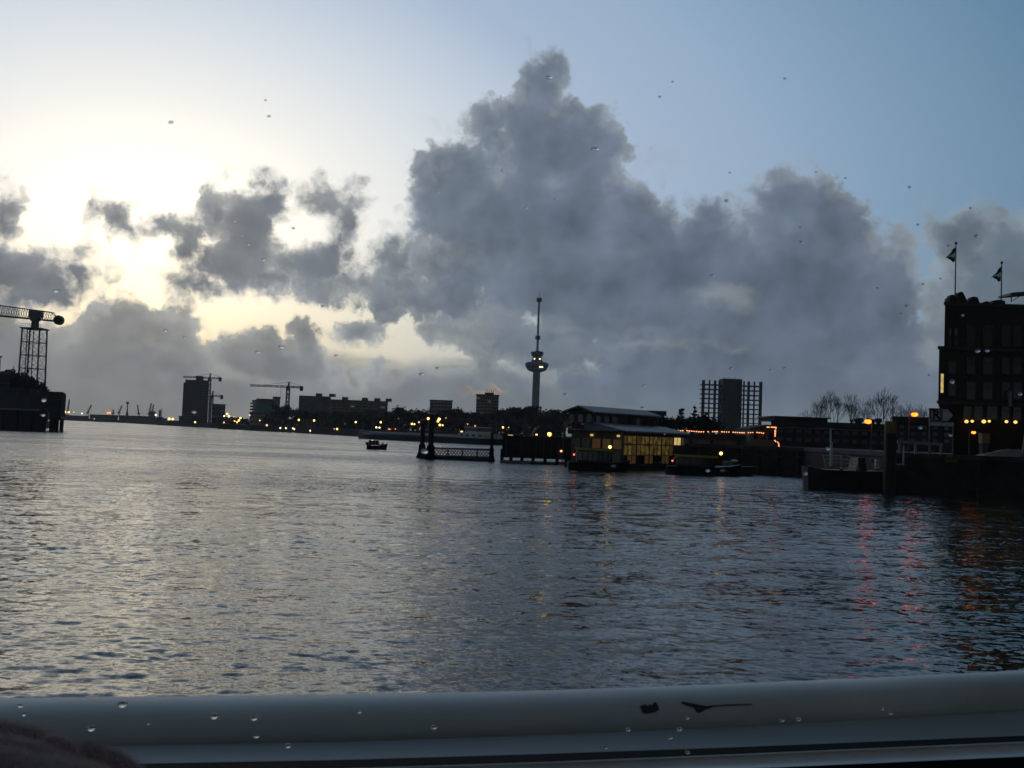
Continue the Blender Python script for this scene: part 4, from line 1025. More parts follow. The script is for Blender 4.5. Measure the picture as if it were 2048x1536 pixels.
# banner on the pavilion's left front
Yb = 120.3
p0, p1 = at(1126.5, 843, Yb), at(1168, 845, Yb); q0_, q1_ = at(1126.5, 855, Yb), at(1168, 858, Yb)
t = thing('advertising_banner', 'blue-white and dark red advertising banner below the pavilion\'s gable', 'banner', q0_)
def bl(f, g): return (q0_.lerp(q1_, f)).lerp(p0.lerp(p1, f), g)
MB().slab([bl(0, 0), bl(0.42, 0), bl(0.42, 1), bl(0, 1)], (0, 0.06, 0)).build('pale_field', 'steel_pale', t)
MB().slab([bl(0.4201, 0), bl(1, 0), bl(1, 1), bl(0.4201, 1)], (0, 0.06, 0)).build('red_field', 'red', t)
MB().slab([bl(0.20, 0.3), bl(0.36, 0.36), bl(0.40, 0.62), bl(0.26, 0.6)], (0, -0.02, 0)).build('motif', 'black', t)
MB().slab([bl(0.14, 0.02), bl(0.36, 0.0), bl(0.42, 0.3), bl(0.33, 0.22)], (0, -0.024, 0)).build('motif', 'white', t)
MB().slab([bl(0.83, 0.7), bl(0.99, 0.62), bl(0.99, 0.9), bl(0.9, 0.97)], (0, -0.02, 0)).build('motif', 'sign_blue', t)
MB().slab([bl(0.56, 0.86), bl(0.64, 0.84), bl(0.62, 0.97), bl(0.57, 0.98)], (0, -0.02, 0)).build('motif', 'sign_blue', t)
for f in (0.03, 0.97):
    q = bl(f, 0); MB().tube((q.x, q.y + 0.12, 0.5), (q.x, q.y + 0.12, bl(f, 1).z), 0.05, None, 6).build('post', 'steel', t)

# ------------------------------------------------------------------ covered taxi boats
def taxi(label, pxl, pxr, pyw, pr0, pr1, lamp, red, Y, roofm='taxi_yellow', pane='glass_blue'):
    x0, x1 = xat(pxl, Y), xat(pxr, Y); Lb = x1 - x0
    t = thing('taxi_boat', label, 'boat', ((x0 + x1) / 2, Y, 0), 'covered taxi boats before the pavilion')
    hb = MB(); ring = []
    for f, w, z in ((0, 0.9, 0.85), (0.15, 1.15, 0.8), (0.6, 1.2, 0.82), (0.85, 0.85, 1.0), (1.0, 0.1, 1.25)):
        X = x0 + Lb * f; ring.append([(X, Y - w, z), (X - 0.35 * f, Y - w * 0.8, -0.4), (X - 0.35 * f, Y + w * 0.8, -0.4), (X, Y + w, z)])
    vs = [v for r_ in ring for v in r_]; fs = []
    for i in range(4):
        for j in range(3): fs.append((i * 4 + j, i * 4 + 4 + j, i * 4 + 5 + j, i * 4 + j + 1))
        fs.append((i * 4 + 3, i * 4 + 7, i * 4 + 4, i * 4))
    fs += [(0, 1, 2, 3), (19, 18, 17, 16)]
    hb.add(vs, fs).build('hull', 'hull_black', t)
    MB().box(x0 + 0.1, x0 + Lb * 0.8, Y - 1.24, Y - 1.1, 0.62, 0.74).build('rubbing_strake', 'rubber', t)
    ra, rb = at(pr0[0], pr0[1], Y - 0.9), at(pr1[0], pr1[1], Y - 0.9)
    MB().slab([ra, rb, rb + Vector((0, 1.9, 0)), ra + Vector((0, 1.9, 0))], (0, 0, 0.09)).build('roof', roofm, t)
    MB().slab([ra + Vector((0, -0.05, -0.1)), rb + Vector((0, -0.05, -0.1)), rb + Vector((0, -0.05, 0.14)), ra + Vector((0, -0.05, 0.14))], (0, 0.048, 0)).build('fascia', roofm, t)
    zt = (ra.z + rb.z) / 2
    cb = MB().box(ra.x + 0.15, rb.x - 0.25, Y - 0.8, Y + 0.8, 0.84, min(ra.z, rb.z) - 0.02).build('cabin', 'facade_dark', t)
    n = 6; w = (rb.x - ra.x - 0.6)
    for i in range(n):
        xx = ra.x + 0.25 + w * i / n
        MB().box(xx, xx + w / n * 0.82, Y - 0.84, Y - 0.803, 1.05, min(ra.z, rb.z) - 0.15).build('window', pane if i < 4 else 'glass_dark', cb)
    lp = at(lamp[0], lamp[1], Y - 0.3)
    MB().tube((lp.x, Y - 0.25, rb.z), (lp.x, Y - 0.25, lp.z), 0.03, None, 5).build('lamp_post', 'steel', t)
    MB().ball(lp, 0.17).build('lamp', 'lamp_yellow', t)
    rp = at(red[0], red[1], Y - 1.0)
    MB().tube((rp.x, Y - 0.95, 0.8), (rp.x, Y - 0.95, rp.z), 0.025, None, 5).build('lamp_post', 'steel', t)
    MB().ball(rp, 0.085).build('stern_light', 'lamp_red', t)
    MB().tube(rp + Vector((0.1, 0.05, 0.12)), rp + Vector((0.42, 0.05, 0.5)), 0.045, None, 5).build('staff', 'white', t)
    MB().ball((x0 + Lb * 0.72, Y - 1.22, 0.55), 0.3, 0.12, 0.16).build('fender', 'white', t)
    return t
taxi('covered taxi boat with thin yellow roof edge moored before the pavilion\'s left face', 1138, 1262, 935, (1152, 897), (1224, 901.5), (1220, 894), (1148, 909), 113)
taxi('covered taxi boat with broad yellow roof moored at the pavilion\'s right end', 1335, 1485, 940, (1354, 911), (1436, 915), (1442, 907), (1345, 921.5), 111, pane='glass_dark')
x = xat(1466, 112)
t = thing('motor_launch', 'small low launch with a pale windscreen right of the yellow-roofed taxi boat', 'boat', (x, 114, 0))
MB().hexa([(x - 1.6, 113.2, -0.3), (x + 2.4, 113.4, -0.3), (x + 2.4, 114.6, -0.3), (x - 1.6, 114.8, -0.3), (x - 1.8, 113, 0.9), (x + 3.0, 113.6, 1.0), (x + 3.0, 114.4, 1.0), (x - 1.8, 115, 0.9)]).build('hull', 'hull_black', t)
MB().slab([(x - 0.5, 113.1, 0.91), (x + 0.5, 113.1, 0.91), (x + 0.2, 113.3, 1.45), (x - 0.5, 113.3, 1.45)], (0, 1.2, 0)).build('windscreen', 'glass_blue', t)
MB().ball((x + 0.55, 113.5, 1.5), 0.42, 0.4, 0.18).build('canopy', 'white', t)

# ------------------------------------------------------------------ terrace with string lights, quay buildings
t, x0, x1, z1 = block('quay_hall', 'low dark hall behind the string lights with pale window bands', 1338, 1506, 868, 148, 14, 'facade_dark', z0=QZ)
for (a, b_) in ((1386, 1421), (1427, 1475), (1366, 1378), (1480, 1502)):
    xa, xb = xat(a, 148), xat(b_, 148)
    MB().box(xa, xb, 147.9, 147.997, zat(a, 889, 148), zat(a, 877.5, 148)).build('window', 'glass_blue', t)
    MB().box(xa - 0.1, xb + 0.1, 147.85, 147.997, zat(a, 892.5, 148), zat(a, 891, 148)).build('sill', 'facade_pale', t)
xa, xb = xat(1500, 145), xat(1549, 145, 870)
t = thing('gabled_house', 'small dark house with low gable outlined by an orange light string', 'building', (xa, 145, QZ))
ze, zp = zat(1520, 858, 145), zat(1532, 849, 145)
MB().prism([(xa, 145), (xb, 145), (xb, 154), (xa, 154)], QZ, ze).build('wall', 'facade_grey', t)
xm = xat(1534, 145, 850)
MB().slab([(xa - 0.3, 144.7, ze + 0.003), (xb + 0.3, 144.7, ze + 0.003), (xb + 0.1, 144.7, zp - 0.15), (xm, 144.7, zp)], (0, 9.6, 0)).build('roof', 'facade_dark', t)
for k in range(3): MB().box(xa + 0.5 + k * 1.0, xa + 1.1 + k * 1.0, 144.9, 144.997, QZ + 0.9, QZ + 1.8).build('window', 'glass_dark', t)
def light_string(label, pts_, Y, step=4.2):
    P_ = [at(px, py, Y) for px, py in pts_]
    t = thing('string_light', label, 'string light', P_[0])
    mb = MB()
    for a, b_ in zip(P_, P_[1:]): mb.tube(a, b_, 0.02, None, 4, False)
    mb.build('cable', 'black', t)
    first = None; k = 0
    for (a, b_), (pa, pb) in zip(zip(P_, P_[1:]), zip(pts_, pts_[1:])):
        n = max(1, int(math.dist(pa, pb) / step))
        for i in range(n):
            q = a.lerp(b_, (i + 0.5) / n) + Vector((0, -0.05, -0.08))
            if rng.random() < 0.12: continue
            o = MB().ball(q, 0.10 * rng.uniform(0.8, 1.25), 0.09, 0.075, 6, 4).build('bulb', 'string_glow', t)
light_string('long horizontal string of orange bulbs above the low quay hall', [(1327, 859.5), (1350, 860.5), (1372, 860), (1400, 862.5), (1432, 862), (1460, 863), (1490, 864.5), (1512, 863.5), (1533, 866)], 142)
light_string('orange bulb string outlining the gable, wall and step of the small house', [(1533, 853), (1553, 853.5), (1550.5, 858), (1549.5, 881), (1557, 884), (1558, 894)], 141.5, 2.8)

Y = 162
t, x0, x1, z1 = block('terminal_building', 'long dark low-rise terminal with bluish windows and set-back upper floor', 1546, 1800, 845, Y, 16, 'facade_dark', z0=QZ, nu=13, nv=2, fu=0.6, fv=0.42, wm='glass_blue', frac0=0.16)
x0u, x1u = xat(1549, Y + 3), xat(1655, Y + 3)
MB().box(x0u, x1u, Y + 3, Y + 13, z1 + 0.003, zat(1600, 836, Y + 3)).build('upper_floor', 'facade_dark', t)
MB().box(x0u - 0.4, x1u + 0.4, Y + 2.6, Y + 13.3, zat(1600, 836, Y + 3) + 0.003, zat(1600, 833.5, Y + 3)).build('roof', 'facade_grey', t)
MB().box(x0, x1, Y - 0.5, Y - 0.003, zat(1600, 857, Y), zat(1600, 855.5, Y)).build('cornice', 'facade_pale', t)
for k, p_ in enumerate((1703, 1713, 1720, 1738, 1746, 1757)):
    x = xat(p_, Y + 4, 840); r_ = 0.3 + 0.14 * (k % 3)
    MB().lathe(x, Y + 4, [(r_ * 0.6, z1 + 0.003), (r_ * 0.6, z1 + 0.3), (r_, z1 + 0.35), (r_, z1 + 0.35 + r_)], 10).build('vent', 'steel', t)
t, x0, x1, z1 = block('quay_office', 'dark office between the yellow-topped pile and the arrow sign', 1789, 1930, 835, 140, 14, 'facade_dark', z0=QZ, nu=6, nv=3, fu=0.4, fv=0.5, wm='glass_blue', frac0=0.3)

# ------------------------------------------------------------------ workboat at the right, its railing and gear
Y = 85.5
def W(px, py, dy=0): return at(px, py, Y + dy)
xb0, xb1 = xat(1620, Y, 960), xat(1800, Y, 960)
t = thing('workboat', 'black workboat with white mast and bow railing moored at the right quay', 'boat', (xb0, Y, 0))
zt0 = W(1619, 934).z
hb = MB(); ring = []
Lw = xb1 - xb0
for f, w, z in ((0, 0.25, 0.05), (0.02, 0.9, 0.0), (0.18, 1.9, -0.18), (0.55, 2.2, -0.2), (1.0, 2.2, -0.12)):
    X = xb0 + Lw * f; zz_ = zt0 + z; yc = Y + 2.2
    ring.append([(X, yc - w, zz_), (X + 0.16 * (1 - f), yc - w * 0.86, -0.6), (X + 0.16 * (1 - f), yc + w * 0.86, -0.6), (X, yc + w, zz_)])
vs = [v for r_ in ring for v in r_]; fs = []
for i in range(4):
    for j in range(3): fs.append((i * 4 + j, i * 4 + 4 + j, i * 4 + 5 + j, i * 4 + j + 1))
    fs.append((i * 4 + 3, i * 4 + 7, i * 4 + 4, i * 4))
fs += [(0, 1, 2, 3), (19, 18, 17, 16)]
hb.add(vs, fs).build('hull', 'hull_black', t)
MB().tube(W(1616.5, 933), W(1623, 931), 0.06, None, 6).build('stem_roller', 'steel_pale', t)
MB().slab([W(1684, 936.5), W(1719, 938.5), W(1719, 937.2), W(1684, 935.2)], (0, 0.5, 0)).build('deck_edge', 'white', t)
mb = MB()
rail = [(1646, 911), (1660, 911), (1682, 910.5), (1696, 912), (1703, 914), (1716, 919.5)]
for k in range(3):
    for a, b_ in zip(rail, rail[1:]):
        g = lambda q: W(q[0] + (1.7 * k if q[0] < 1650 else 0), q[1] + (933 - q[1] + (q[0] - 1646) * 0.05) * k / 3.2)
        mb.tube(g(a), g(b_), 0.028, None, 5)
for a, b_ in (((1646, 911), (1652, 934)), ((1703, 914), (1702, 935)), ((1716, 919.5), (1715, 936)), ((1682, 910.5), (1682, 934))): mb.tube(W(*a), W(*b_), 0.032, None, 5)
mb.build('bow_railing', 'white', t)
m_ = MB().tube(W(1661.5, 931), W(1663, 884), 0.13, 0.11, 10).build('mast', 'white', t)
MB().tube(W(1661.3, 884), W(1661.5, 857), 0.085, 0.06, 8).build('topmast', 'white', m_)
MB().tube(W(1630, 856), W(1668, 857.5), 0.035, None, 6).build('yard', 'steel_pale', m_)
mb = MB()
a, b_ = W(1667, 909.5), W(1688, 927)
mb.box(a.x, b_.x, Y + 0.2, Y + 0.9, b_.z, a.z); mb.build('locker', 'steel_pale', t)
for p_ in (1690, 1726): MB().lathe(W(p_, 936).x, Y + 1.0, [(0.16, zt0 - 0.3), (0.13, zt0 + 0.1), (0.2, zt0 + 0.14), (0.2, zt0 + 0.2)], 10).build('bollard', 'steel', t)
dh = MB().hexa([(W(1722, 0).x if False else xat(1722, Y), Y + 1, zt0 - 0.2), (xat(1744, Y), Y + 1, zt0 - 0.2), (xat(1744, Y), Y + 3.2, zt0 - 0.2), (xat(1722, Y), Y + 3.2, zt0 - 0.2),
                (xat(1727, Y), Y + 1.2, W(1727, 916).z), (xat(1741, Y), Y + 1.2, W(1727, 916).z), (xat(1741, Y), Y + 3, W(1727, 916).z), (xat(1727, Y), Y + 3, W(1727, 916).z)]).build('wheelhouse', 'hull_black', t)
Y2 = 84.2
def V(px, py): return at(px, py, Y2)
mb = MB()
for a, b_ in (((1727, 913), (1768, 916)), ((1745, 924), (1768, 926)), ((1745, 931), (1768, 932.5))): mb.tube(V(*a), V(*b_), 0.025, None, 5)
for px in (1746, 1767): mb.tube(V(px, 914), V(px, 937), 0.03, None, 5)
mb.build('stern_railing', 'steel_pale', t)
MB().box(V(1752, 930).x, V(1759, 930).x, Y2, Y2 + 0.4, V(1752, 937).z, V(1752, 918.5).z).build('winch_post', 'white', t)
MB().ball(V(1744, 921), 0.2, 0.15, 0.2).build('life_ring', 'steel_pale', t)
# yellow-topped pile
Yp = 82.5
x = xat(1780.5, Yp, 900); rp_ = 11.5 * Yp / 2150
t = thing('mooring_pile', 'thick dark mooring pile with a yellow painted top beside the workboat', 'pile', (x, Yp, 0))
zy0, zy1 = zat(1780, 866.5, Yp), zat(1780, 842.5, Yp)
MB().lathe(x, Yp, [(rp_, -2), (rp_, zy0)], 18).build('shaft', 'hull_black', t)
MB().lathe(x, Yp, [(rp_ + 0.012, zy0), (rp_ + 0.012, zy1)], 18).build('yellow_top', 'yellow', t)
mb = MB(); 
for k in range(12): mb.box(x - rp_ - 0.16, x - rp_ + 0.02, Yp - 0.35, Yp - 0.28, 0.6 + k * 0.3, 0.65 + k * 0.3)
mb.tube((x - rp_ - 0.16, Yp - 0.3, 0.3), (x - rp_ - 0.16, Yp - 0.3, 4.6), 0.03, None, 5); mb.build('ladder', 'yellow', t)
# barrier beam and things on the quay
Yq = 84
p0, p1 = at(1796, 884, Yq), at(1886, 889, Yq)
t = thing('barrier_beam', 'pale horizontal beam on short posts along the quay edge left of the arrow sign', 'barrier', (p0.x, Yq, QZ))
MB().slab([p0 + Vector((0, 0, -0.1)), p1 + Vector((0, 0, -0.1)), p1 + Vector((0, 0, 0.12)), p0 + Vector((0, 0, 0.12))], (0, 0.22, 0)).build('beam', 'steel_pale', t)
for f in (0.05, 0.4, 0.72, 0.97):
    q = p0.lerp(p1, f); MB().box(q.x - 0.07, q.x + 0.07, Yq + 0.04, Yq + 0.18, QZ, q.z - 0.1).build('post', 'steel_pale', t)
p = at(1800.5, 892, 83)
t = thing('ladder_post', 'short white post on the quay edge right of the yellow-topped pile', 'post', (p.x, 83, 2.2))
MB().tube((p.x, 82.3, 2.2), (p.x, 82.3, p.z), 0.07, None, 8).build('post', 'white', t)
MB().lathe(p.x, 82.3, [(0.09, p.z + 0.002), (0.09, p.z + 0.06), (0.02, p.z + 0.1)], 8).build('cap', 'steel_pale', t)
MB().box(p.x - 0.12, p.x + 0.12, 82.26, 84.0, 2.2, 2.3).build('bracket', 'steel', t)

# ------------------------------------------------------------------ shipping sign: framed R and arrow
Ys = 81.5
def S(px, py, d=0.0): v = at(px, py, Ys); return Vector((v.x, v.y - d, v.z))
t = thing('shipping_sign', 'shipping sign with red-framed letter R and white arrow on two posts', 'sign', (xat(1883, Ys), Ys, QZ))
def quad(a, b_, c_, d_, th, name, m, par=t, d0=0.0): return MB().slab([S(*a, d0), S(*b_, d0), S(*c_, d0), S(*d_, d0)], (0, -th, 0)).build(name, m, par)
for px in (1858, 1905.5):
    b0 = S(px, 905); MB().tube((b0.x, Ys + 0.05, QZ), (b0.x, Ys + 0.05, S(px, 817).z), 0.045, None, 8).build('post', 'steel_pale', t)
bdL = quad((1857.5, 842.5), (1883, 843.3), (1883, 816.7), (1857.5, 816), 0.04, 'letter_board', 'sign_blue', t, 0.0)
R0 = [(1859.3, 841.8), (1882, 842.5), (1882, 817.8), (1859.3, 817)]
iw = 2.4
def lerp2(a, b_, f): return (a[0] + (b_[0] - a[0]) * f, a[1] + (b_[1] - a[1]) * f)
ctr = (1870.7, 829.8); I0 = [lerp2(p, ctr, 0.19) for p in R0]
fm = MB()
for i in range(4):
    fm.slab([S(*R0[i], 0.043), S(*R0[(i + 1) % 4], 0.043), S(*I0[(i + 1) % 4], 0.043), S(*I0[i], 0.043)], (0, -0.02, 0))
fm.build('red_frame', 'red', bdL)
quad((1862.6, 820.2), (1864.3, 818.6), (1880.4, 839.4), (1878.8, 841.0), 0.012, 'red_diagonal', 'red', bdL, 0.045)
cu = bpy.data.curves.new('letter', 'FONT'); cu.body = 'R'; cu.size = 0.98; cu.extrude = 0.012; cu.offset = 0.018
cu.materials.append(M['black'])
tmp = bpy.data.objects.new('letter', cu); lm = bpy.data.meshes.new_from_object(tmp); bpy.data.objects.remove(tmp)
lo = bpy.data.objects.new('letter', lm); COL.objects.link(lo); lo.parent = bdL
ps = S(1864.0, 838.3, 0.066); lo.location = ps - t.location; lo.rotation_euler = (math.pi / 2, 0, 0)
bdR = quad((1883.2, 843.3), (1907.5, 844.0), (1907.5, 817.4), (1883.2, 816.7), 0.04, 'arrow_board', 'black', t, 0.0)
MB().slab([S(1884.5, 842, 0.043), S(1895.5, 842.3, 0.043), S(1905.5, 830.6, 0.043), S(1895.5, 818.6, 0.043), S(1884.5, 818.2, 0.043)], (0, -0.012, 0)).build('arrow', 'sign_blue', bdR)
quad((1857.5, 851.3), (1882.4, 852), (1882.4, 844.6), (1857.5, 843.9), 0.04, 'lower_plate', 'sign_blue', t)
quad((1883.4, 852), (1907.5, 852.7), (1907.5, 845.4), (1883.4, 844.7), 0.04, 'lower_plate', 'sign_blue', t)
# yellow notice on the quay wall
Yw = quay_face(1905) - 0.2
def S2(px, py, d=0.0): v = at(px, py, Yw); return Vector((v.x, v.y - d, v.z))
t = thing('notice_board', 'small dull yellow notice board fixed low on the quay wall under the arrow sign', 'sign', S2(1905, 925))
MB().slab([S2(1891, 924), S2(1920.5, 924.8), S2(1921, 911.5), S2(1891.5, 910.5)], (0, 0.06, 0)).build('board', 'yellow', t)
mb = MB()
for px in (1895, 1899.5, 1903.5, 1908.5, 1913.5, 1917):
    mb.slab([S2(px, 921, 0.003), S2(px + 1.8, 921, 0.003), S2(px + 1.8, 914.5, 0.003), S2(px, 914.5, 0.003)], (0, -0.01, 0))
mb.build('lettering', 'black', t)
MB().box(S2(1902, 0).x if False else xat(1902, Yw, 918), xat(1910, Yw, 918), Yw + 0.06, Yw + 0.3, S2(1905, 922).z, S2(1905, 914).z).build('bracket', 'steel', t)
# ochre box on a pale post
Yo = 86
xa, xb = xat(1964, Yo), xat(1979.5, Yo)
t = thing('ticket_box', 'ochre square box on a grey pillar in front of the brick building', 'box', (xa, Yo, QZ))
MB().box(xa + 0.05, xb - 0.08, Yo, Yo + 0.6, QZ, zat(1972, 887, Yo)).build('pillar', 'dark_concrete', t)
MB().box(xa, xb, Yo - 0.06, Yo + 0.66, zat(1972, 886.8, Yo), zat(1972, 868, Yo)).build('box', mat('ochre', (0.30, 0.22, 0.10), 0.7, 0.2, 3.0), t)
MB().box(xa - 0.05, xb + 0.05, Yo - 0.1, Yo + 0.7, zat(1972, 867.9, Yo), zat(1972, 866, Yo)).build('lid', 'steel', t)
# tarpaulin-covered dinghy on the quay edge
Yd = 82.6
t = thing('covered_dinghy', 'low dinghy under a pale tarpaulin on the quay edge at the right border', 'boat', (xat(2010, Yd), Yd, QZ))
mb = MB(); prof = [(1970, 909.5), (1985, 906.8), (2000, 903.8), (2010, 901.2), (2018, 899.6), (2027, 901.3), (2038, 900.6), (2052, 903), (2075, 908)]
for (a, b_) in zip(prof, prof[1:]):
    A_, B_ = at(*a, Yd), at(*b_, Yd); z0 = QZ + 0.05
    mb.hexa([(A_.x, Yd - 0.1, z0), (B_.x, Yd - 0.1, z0), (B_.x, Yd + 1.8, z0), (A_.x, Yd + 1.8, z0), (A_.x, Yd + 0.3, max(A_.z, z0 + 0.02)), (B_.x, Yd + 0.3, max(B_.z, z0 + 0.02)), (B_.x, Yd + 1.3, max(B_.z, z0 + 0.02)), (A_.x, Yd + 1.3, max(A_.z, z0 + 0.02))])
mb.build('tarpaulin', 'steel_pale', t)
mb = MB()
for (a, b_) in zip(prof, prof[1:]): mb.tube(at(*a, Yd) + Vector((0, 0.28, 0.03)), at(*b_, Yd) + Vector((0, 0.28, 0.03)), 0.035, None, 5, False)
mb.build('ridge_rope', 'white', t)
MB().box(xat(1984, Yd), xat(2075, Yd), Yd - 0.16, Yd + 1.9, QZ + 0.004, QZ + 0.05).build('hull', 'hull_black', t)
p0, p1 = at(2043.5, 902, 82.2), at(2050, 866, 82.2)
t = thing('leaning_board', 'pale narrow board leaning upright at the right border of the quay', 'board', (p0.x, 82.2, QZ))
MB().hexa([(p0.x, 82.2, QZ + 0.08), (p0.x + 0.5, 82.2, QZ + 0.08), (p0.x + 0.5, 82.3, QZ + 0.08), (p0.x, 82.3, QZ + 0.08), (p1.x, 82.25, p1.z), (p1.x + 0.3, 82.25, p1.z), (p1.x + 0.3, 82.33, p1.z), (p1.x, 82.33, p1.z)]).build('board', 'steel_pale', t)
MB().box(p0.x - 0.05, p0.x + 0.6, 82.1, 82.5, QZ + 0.021, QZ + 0.078).build('foot', 'steel', t)
x = xat(1984, 80.6)
t = thing('quay_pipe', 'thin grey vertical pipe running down the dark quay wall', 'pipe', (x, quay_face(1984), 0))
yf = quay_face(1984) - 0.22
MB().tube((x, yf, -0.5), (x, yf, QZ - 0.4), 0.06, None, 8).build('pipe', 'dark_concrete', t)
for z in (0.6, 1.8): MB().box(x - 0.1, x + 0.1, yf - 0.08, yf + 0.15, z, z + 0.06).build('clamp', 'steel', t)

# ------------------------------------------------------------------ brick corner building with crenellated roofline
Y = 90
def H(px, py): return zat(px, py, Y)
xU, xB, xG, xR = xat(1890.5, Y, 640), xat(1877.5, Y, 740), xat(1911, Y, 860), xat(2620, Y)
t = thing('brick_building', 'tall dark brick corner building with crenellated roofline and lit windows', 'building', (xG, Y, QZ))
zp_, zs_, zbay = H(1895, 603), H(1885, 692), H(1885, 808)
def plan(x, y0, y1): return [(x, y0), (xR, y0), (xR, y1), (x * y1 / y0 + 0.25, y1)]     # the side wall runs back almost along the line of sight
MB().prism(plan(xG, Y + 0.5, Y + 18), QZ, zbay).build('ground_wall', 'base_stone', t)
MB().prism(plan(xB, Y, Y + 18), zbay + 0.002, zs_).build('bay_wall', 'brick', t)
MB().prism(plan(xU, Y + 0.12, Y + 17.8), zs_ + 0.002, zp_).build('upper_wall', 'brick', t)
MB().box(xB - 0.12, xR, Y - 0.14, Y - 0.002, zs_ - 0.3, zs_ - 0.02).build('cornice', 'dark_concrete', t)
MB().box(xB - 0.12, xR, Y - 0.12, Y - 0.002, zbay + 0.03, zbay + 0.28).build('cornice', 'dark_concrete', t)
MB().box(xU - 0.1, xR, Y + 0.0, Y + 0.118, zp_ - 0.3, zp_ - 0.03).build('cornice', 'dark_concrete', t)
def merlon(pts_, name='merlon'):
    P_ = [at(px, py, Y + 0.3) for px, py in pts_]; P_ = [Vector((p.x, p.y, max(p.z, zp_ + 0.003))) for p in P_]
    MB().slab(P_, (0, 0.9, 0)).build(name, 'brick', t)
merlon([(1897.5, 606), (1912, 606), (1912, 593), (1909, 590), (1904, 589), (1901, 594), (1898, 596)])
merlon([(1913, 606), (1935, 607), (1933, 598), (1926, 584), (1921, 583.5), (1914, 590)])
merlon([(1937, 607), (1960, 607), (1955, 594), (1946, 593), (1939, 601)])
merlon([(1967, 607.5), (1979, 608), (1978, 603.5), (1974, 602), (1969, 603.5)])
merlon([(1985, 608), (2011, 609), (2010, 601.5), (2000, 599.5), (1989, 600.5)])
p0, p1, p2 = at(2022.5, 604, Y + 4), at(2022.5, 587.5, Y + 4), at(2075, 583, Y + 4)
mb = MB(); mb.tube(p0, p1, 0.05, None, 6); mb.slab([p1 + Vector((0, 0, -0.1)), p2 + Vector((0, 0, -0.1)), p2 + Vector((0, 0, 0.1)), p1 + Vector((0, 0, 0.1))], (0, 2.5, 0)); mb.tube(p0 + Vector((0.1, 0, 0.1)), p1 + Vector((1.0, 0, 0)), 0.035, None, 5)
mb.build('roof_frame', 'steel', t)
def win(a, b_, c_, d_, m, dy=0.0, split=True):      # px left, py bottom, px right, py top
    xa, xb = xat(a, Y + dy, c_ and b_), xat(c_, Y + dy, b_); z0, z1 = H((a + c_) / 2, b_), H((a + c_) / 2, d_)
    o = MB().box(xa, xb, Y + dy - 0.05, Y + dy - 0.004, z0, z1).build('window', m, t)
    f = MB(); w = 0.05
    f.box(xa - w, xa, Y + dy - 0.09, Y + dy - 0.005, z0, z1).box(xb, xb + w, Y + dy - 0.09, Y + dy - 0.005, z0, z1).box(xa - w, xb + w, Y + dy - 0.09, Y + dy - 0.005, z1, z1 + w).box(xa - w, xb + w, Y + dy - 0.14, Y + dy - 0.005, z0 - w * 1.6, z0)
    if split: f.box(xa, xb, Y + dy - 0.09, Y + dy - 0.051, z0 + (z1 - z0) * 0.62, z0 + (z1 - z0) * 0.66)
    f.build('frame', 'dark_concrete', o)
    return o
for a, c_ in ((1897, 1901.3), (1908.5, 1914.5)):
    win(a, 670.5, c_, 656.5, 'glass_blue', 0.12, False); win(a, 690, c_, 674, 'glass_dark', 0.12, False)
for a, c_ in ((1933, 1949.5), (1966, 1984.5), (2003.5, 2019), (2026.5, 2042), (2062, 2078), (2086, 2102)):
    win(a, 664.5 + (a - 1930) * 0.01, c_, 651, 'glass_mid', 0.12, False) if False else None
    win(a, 692, c_, 651, 'glass_dark', 0.12)
    win(a, 747, c_, 715, 'glass_dark'); win(a, 798, c_, 765, 'glass_dark')
win(1896.5, 746, 1911, 722, 'glass_dark'); win(1896.5, 790, 1911, 765, 'glass_dark')
win(1880.3, 785.5, 1886.2, 747.5, 'lit_bright', 0, False)
for a, c_ in ((1926, 1942), (1948, 1964), (1974, 1994), (2003, 2018), (2026, 2042), (2062, 2084)):
    win(a, 838, c_, 812, 'glass_dark', 0.5)
for i, (px, py, r_) in enumerate(((1933, 843, 0.14), (1944.5, 842.5, 0.11), (1967.6, 843, 0.15), (1978.5, 842.5, 0.1), (2013, 843.3, 0.12), (2031, 844.2, 0.13))):
    p = at(px, py, Y - 0.1)
    o = MB().ball(p, r_ * 1.25, r_, r_).build('wall_lamp', 'lamp_wall', t)
    MB().box(p.x - 0.05, p.x + 0.05, p.y + r_ * 0.6, Y + 0.49, p.z - 0.04, p.z + 0.06).build('bracket', 'steel', o)
x = xat(2016, Y - 0.4, 800)
bn = thing('vertical_banner', 'narrow pale vertical banner hanging on the brick building above its lamps', 'banner', (x, Y - 0.5, H(2016, 813)))
MB().box(x, x + 6.2 * Y / 2150, Y - 0.55, Y - 0.5, H(2016, 813), H(2016, 784)).build('cloth', 'steel_pale', bn)
MB().box(x - 0.05, x + 0.3, Y - 0.56, Y - 0.003, H(2016, 784) + 0.002, H(2016, 784) + 0.08).build('bracket', 'steel', bn)
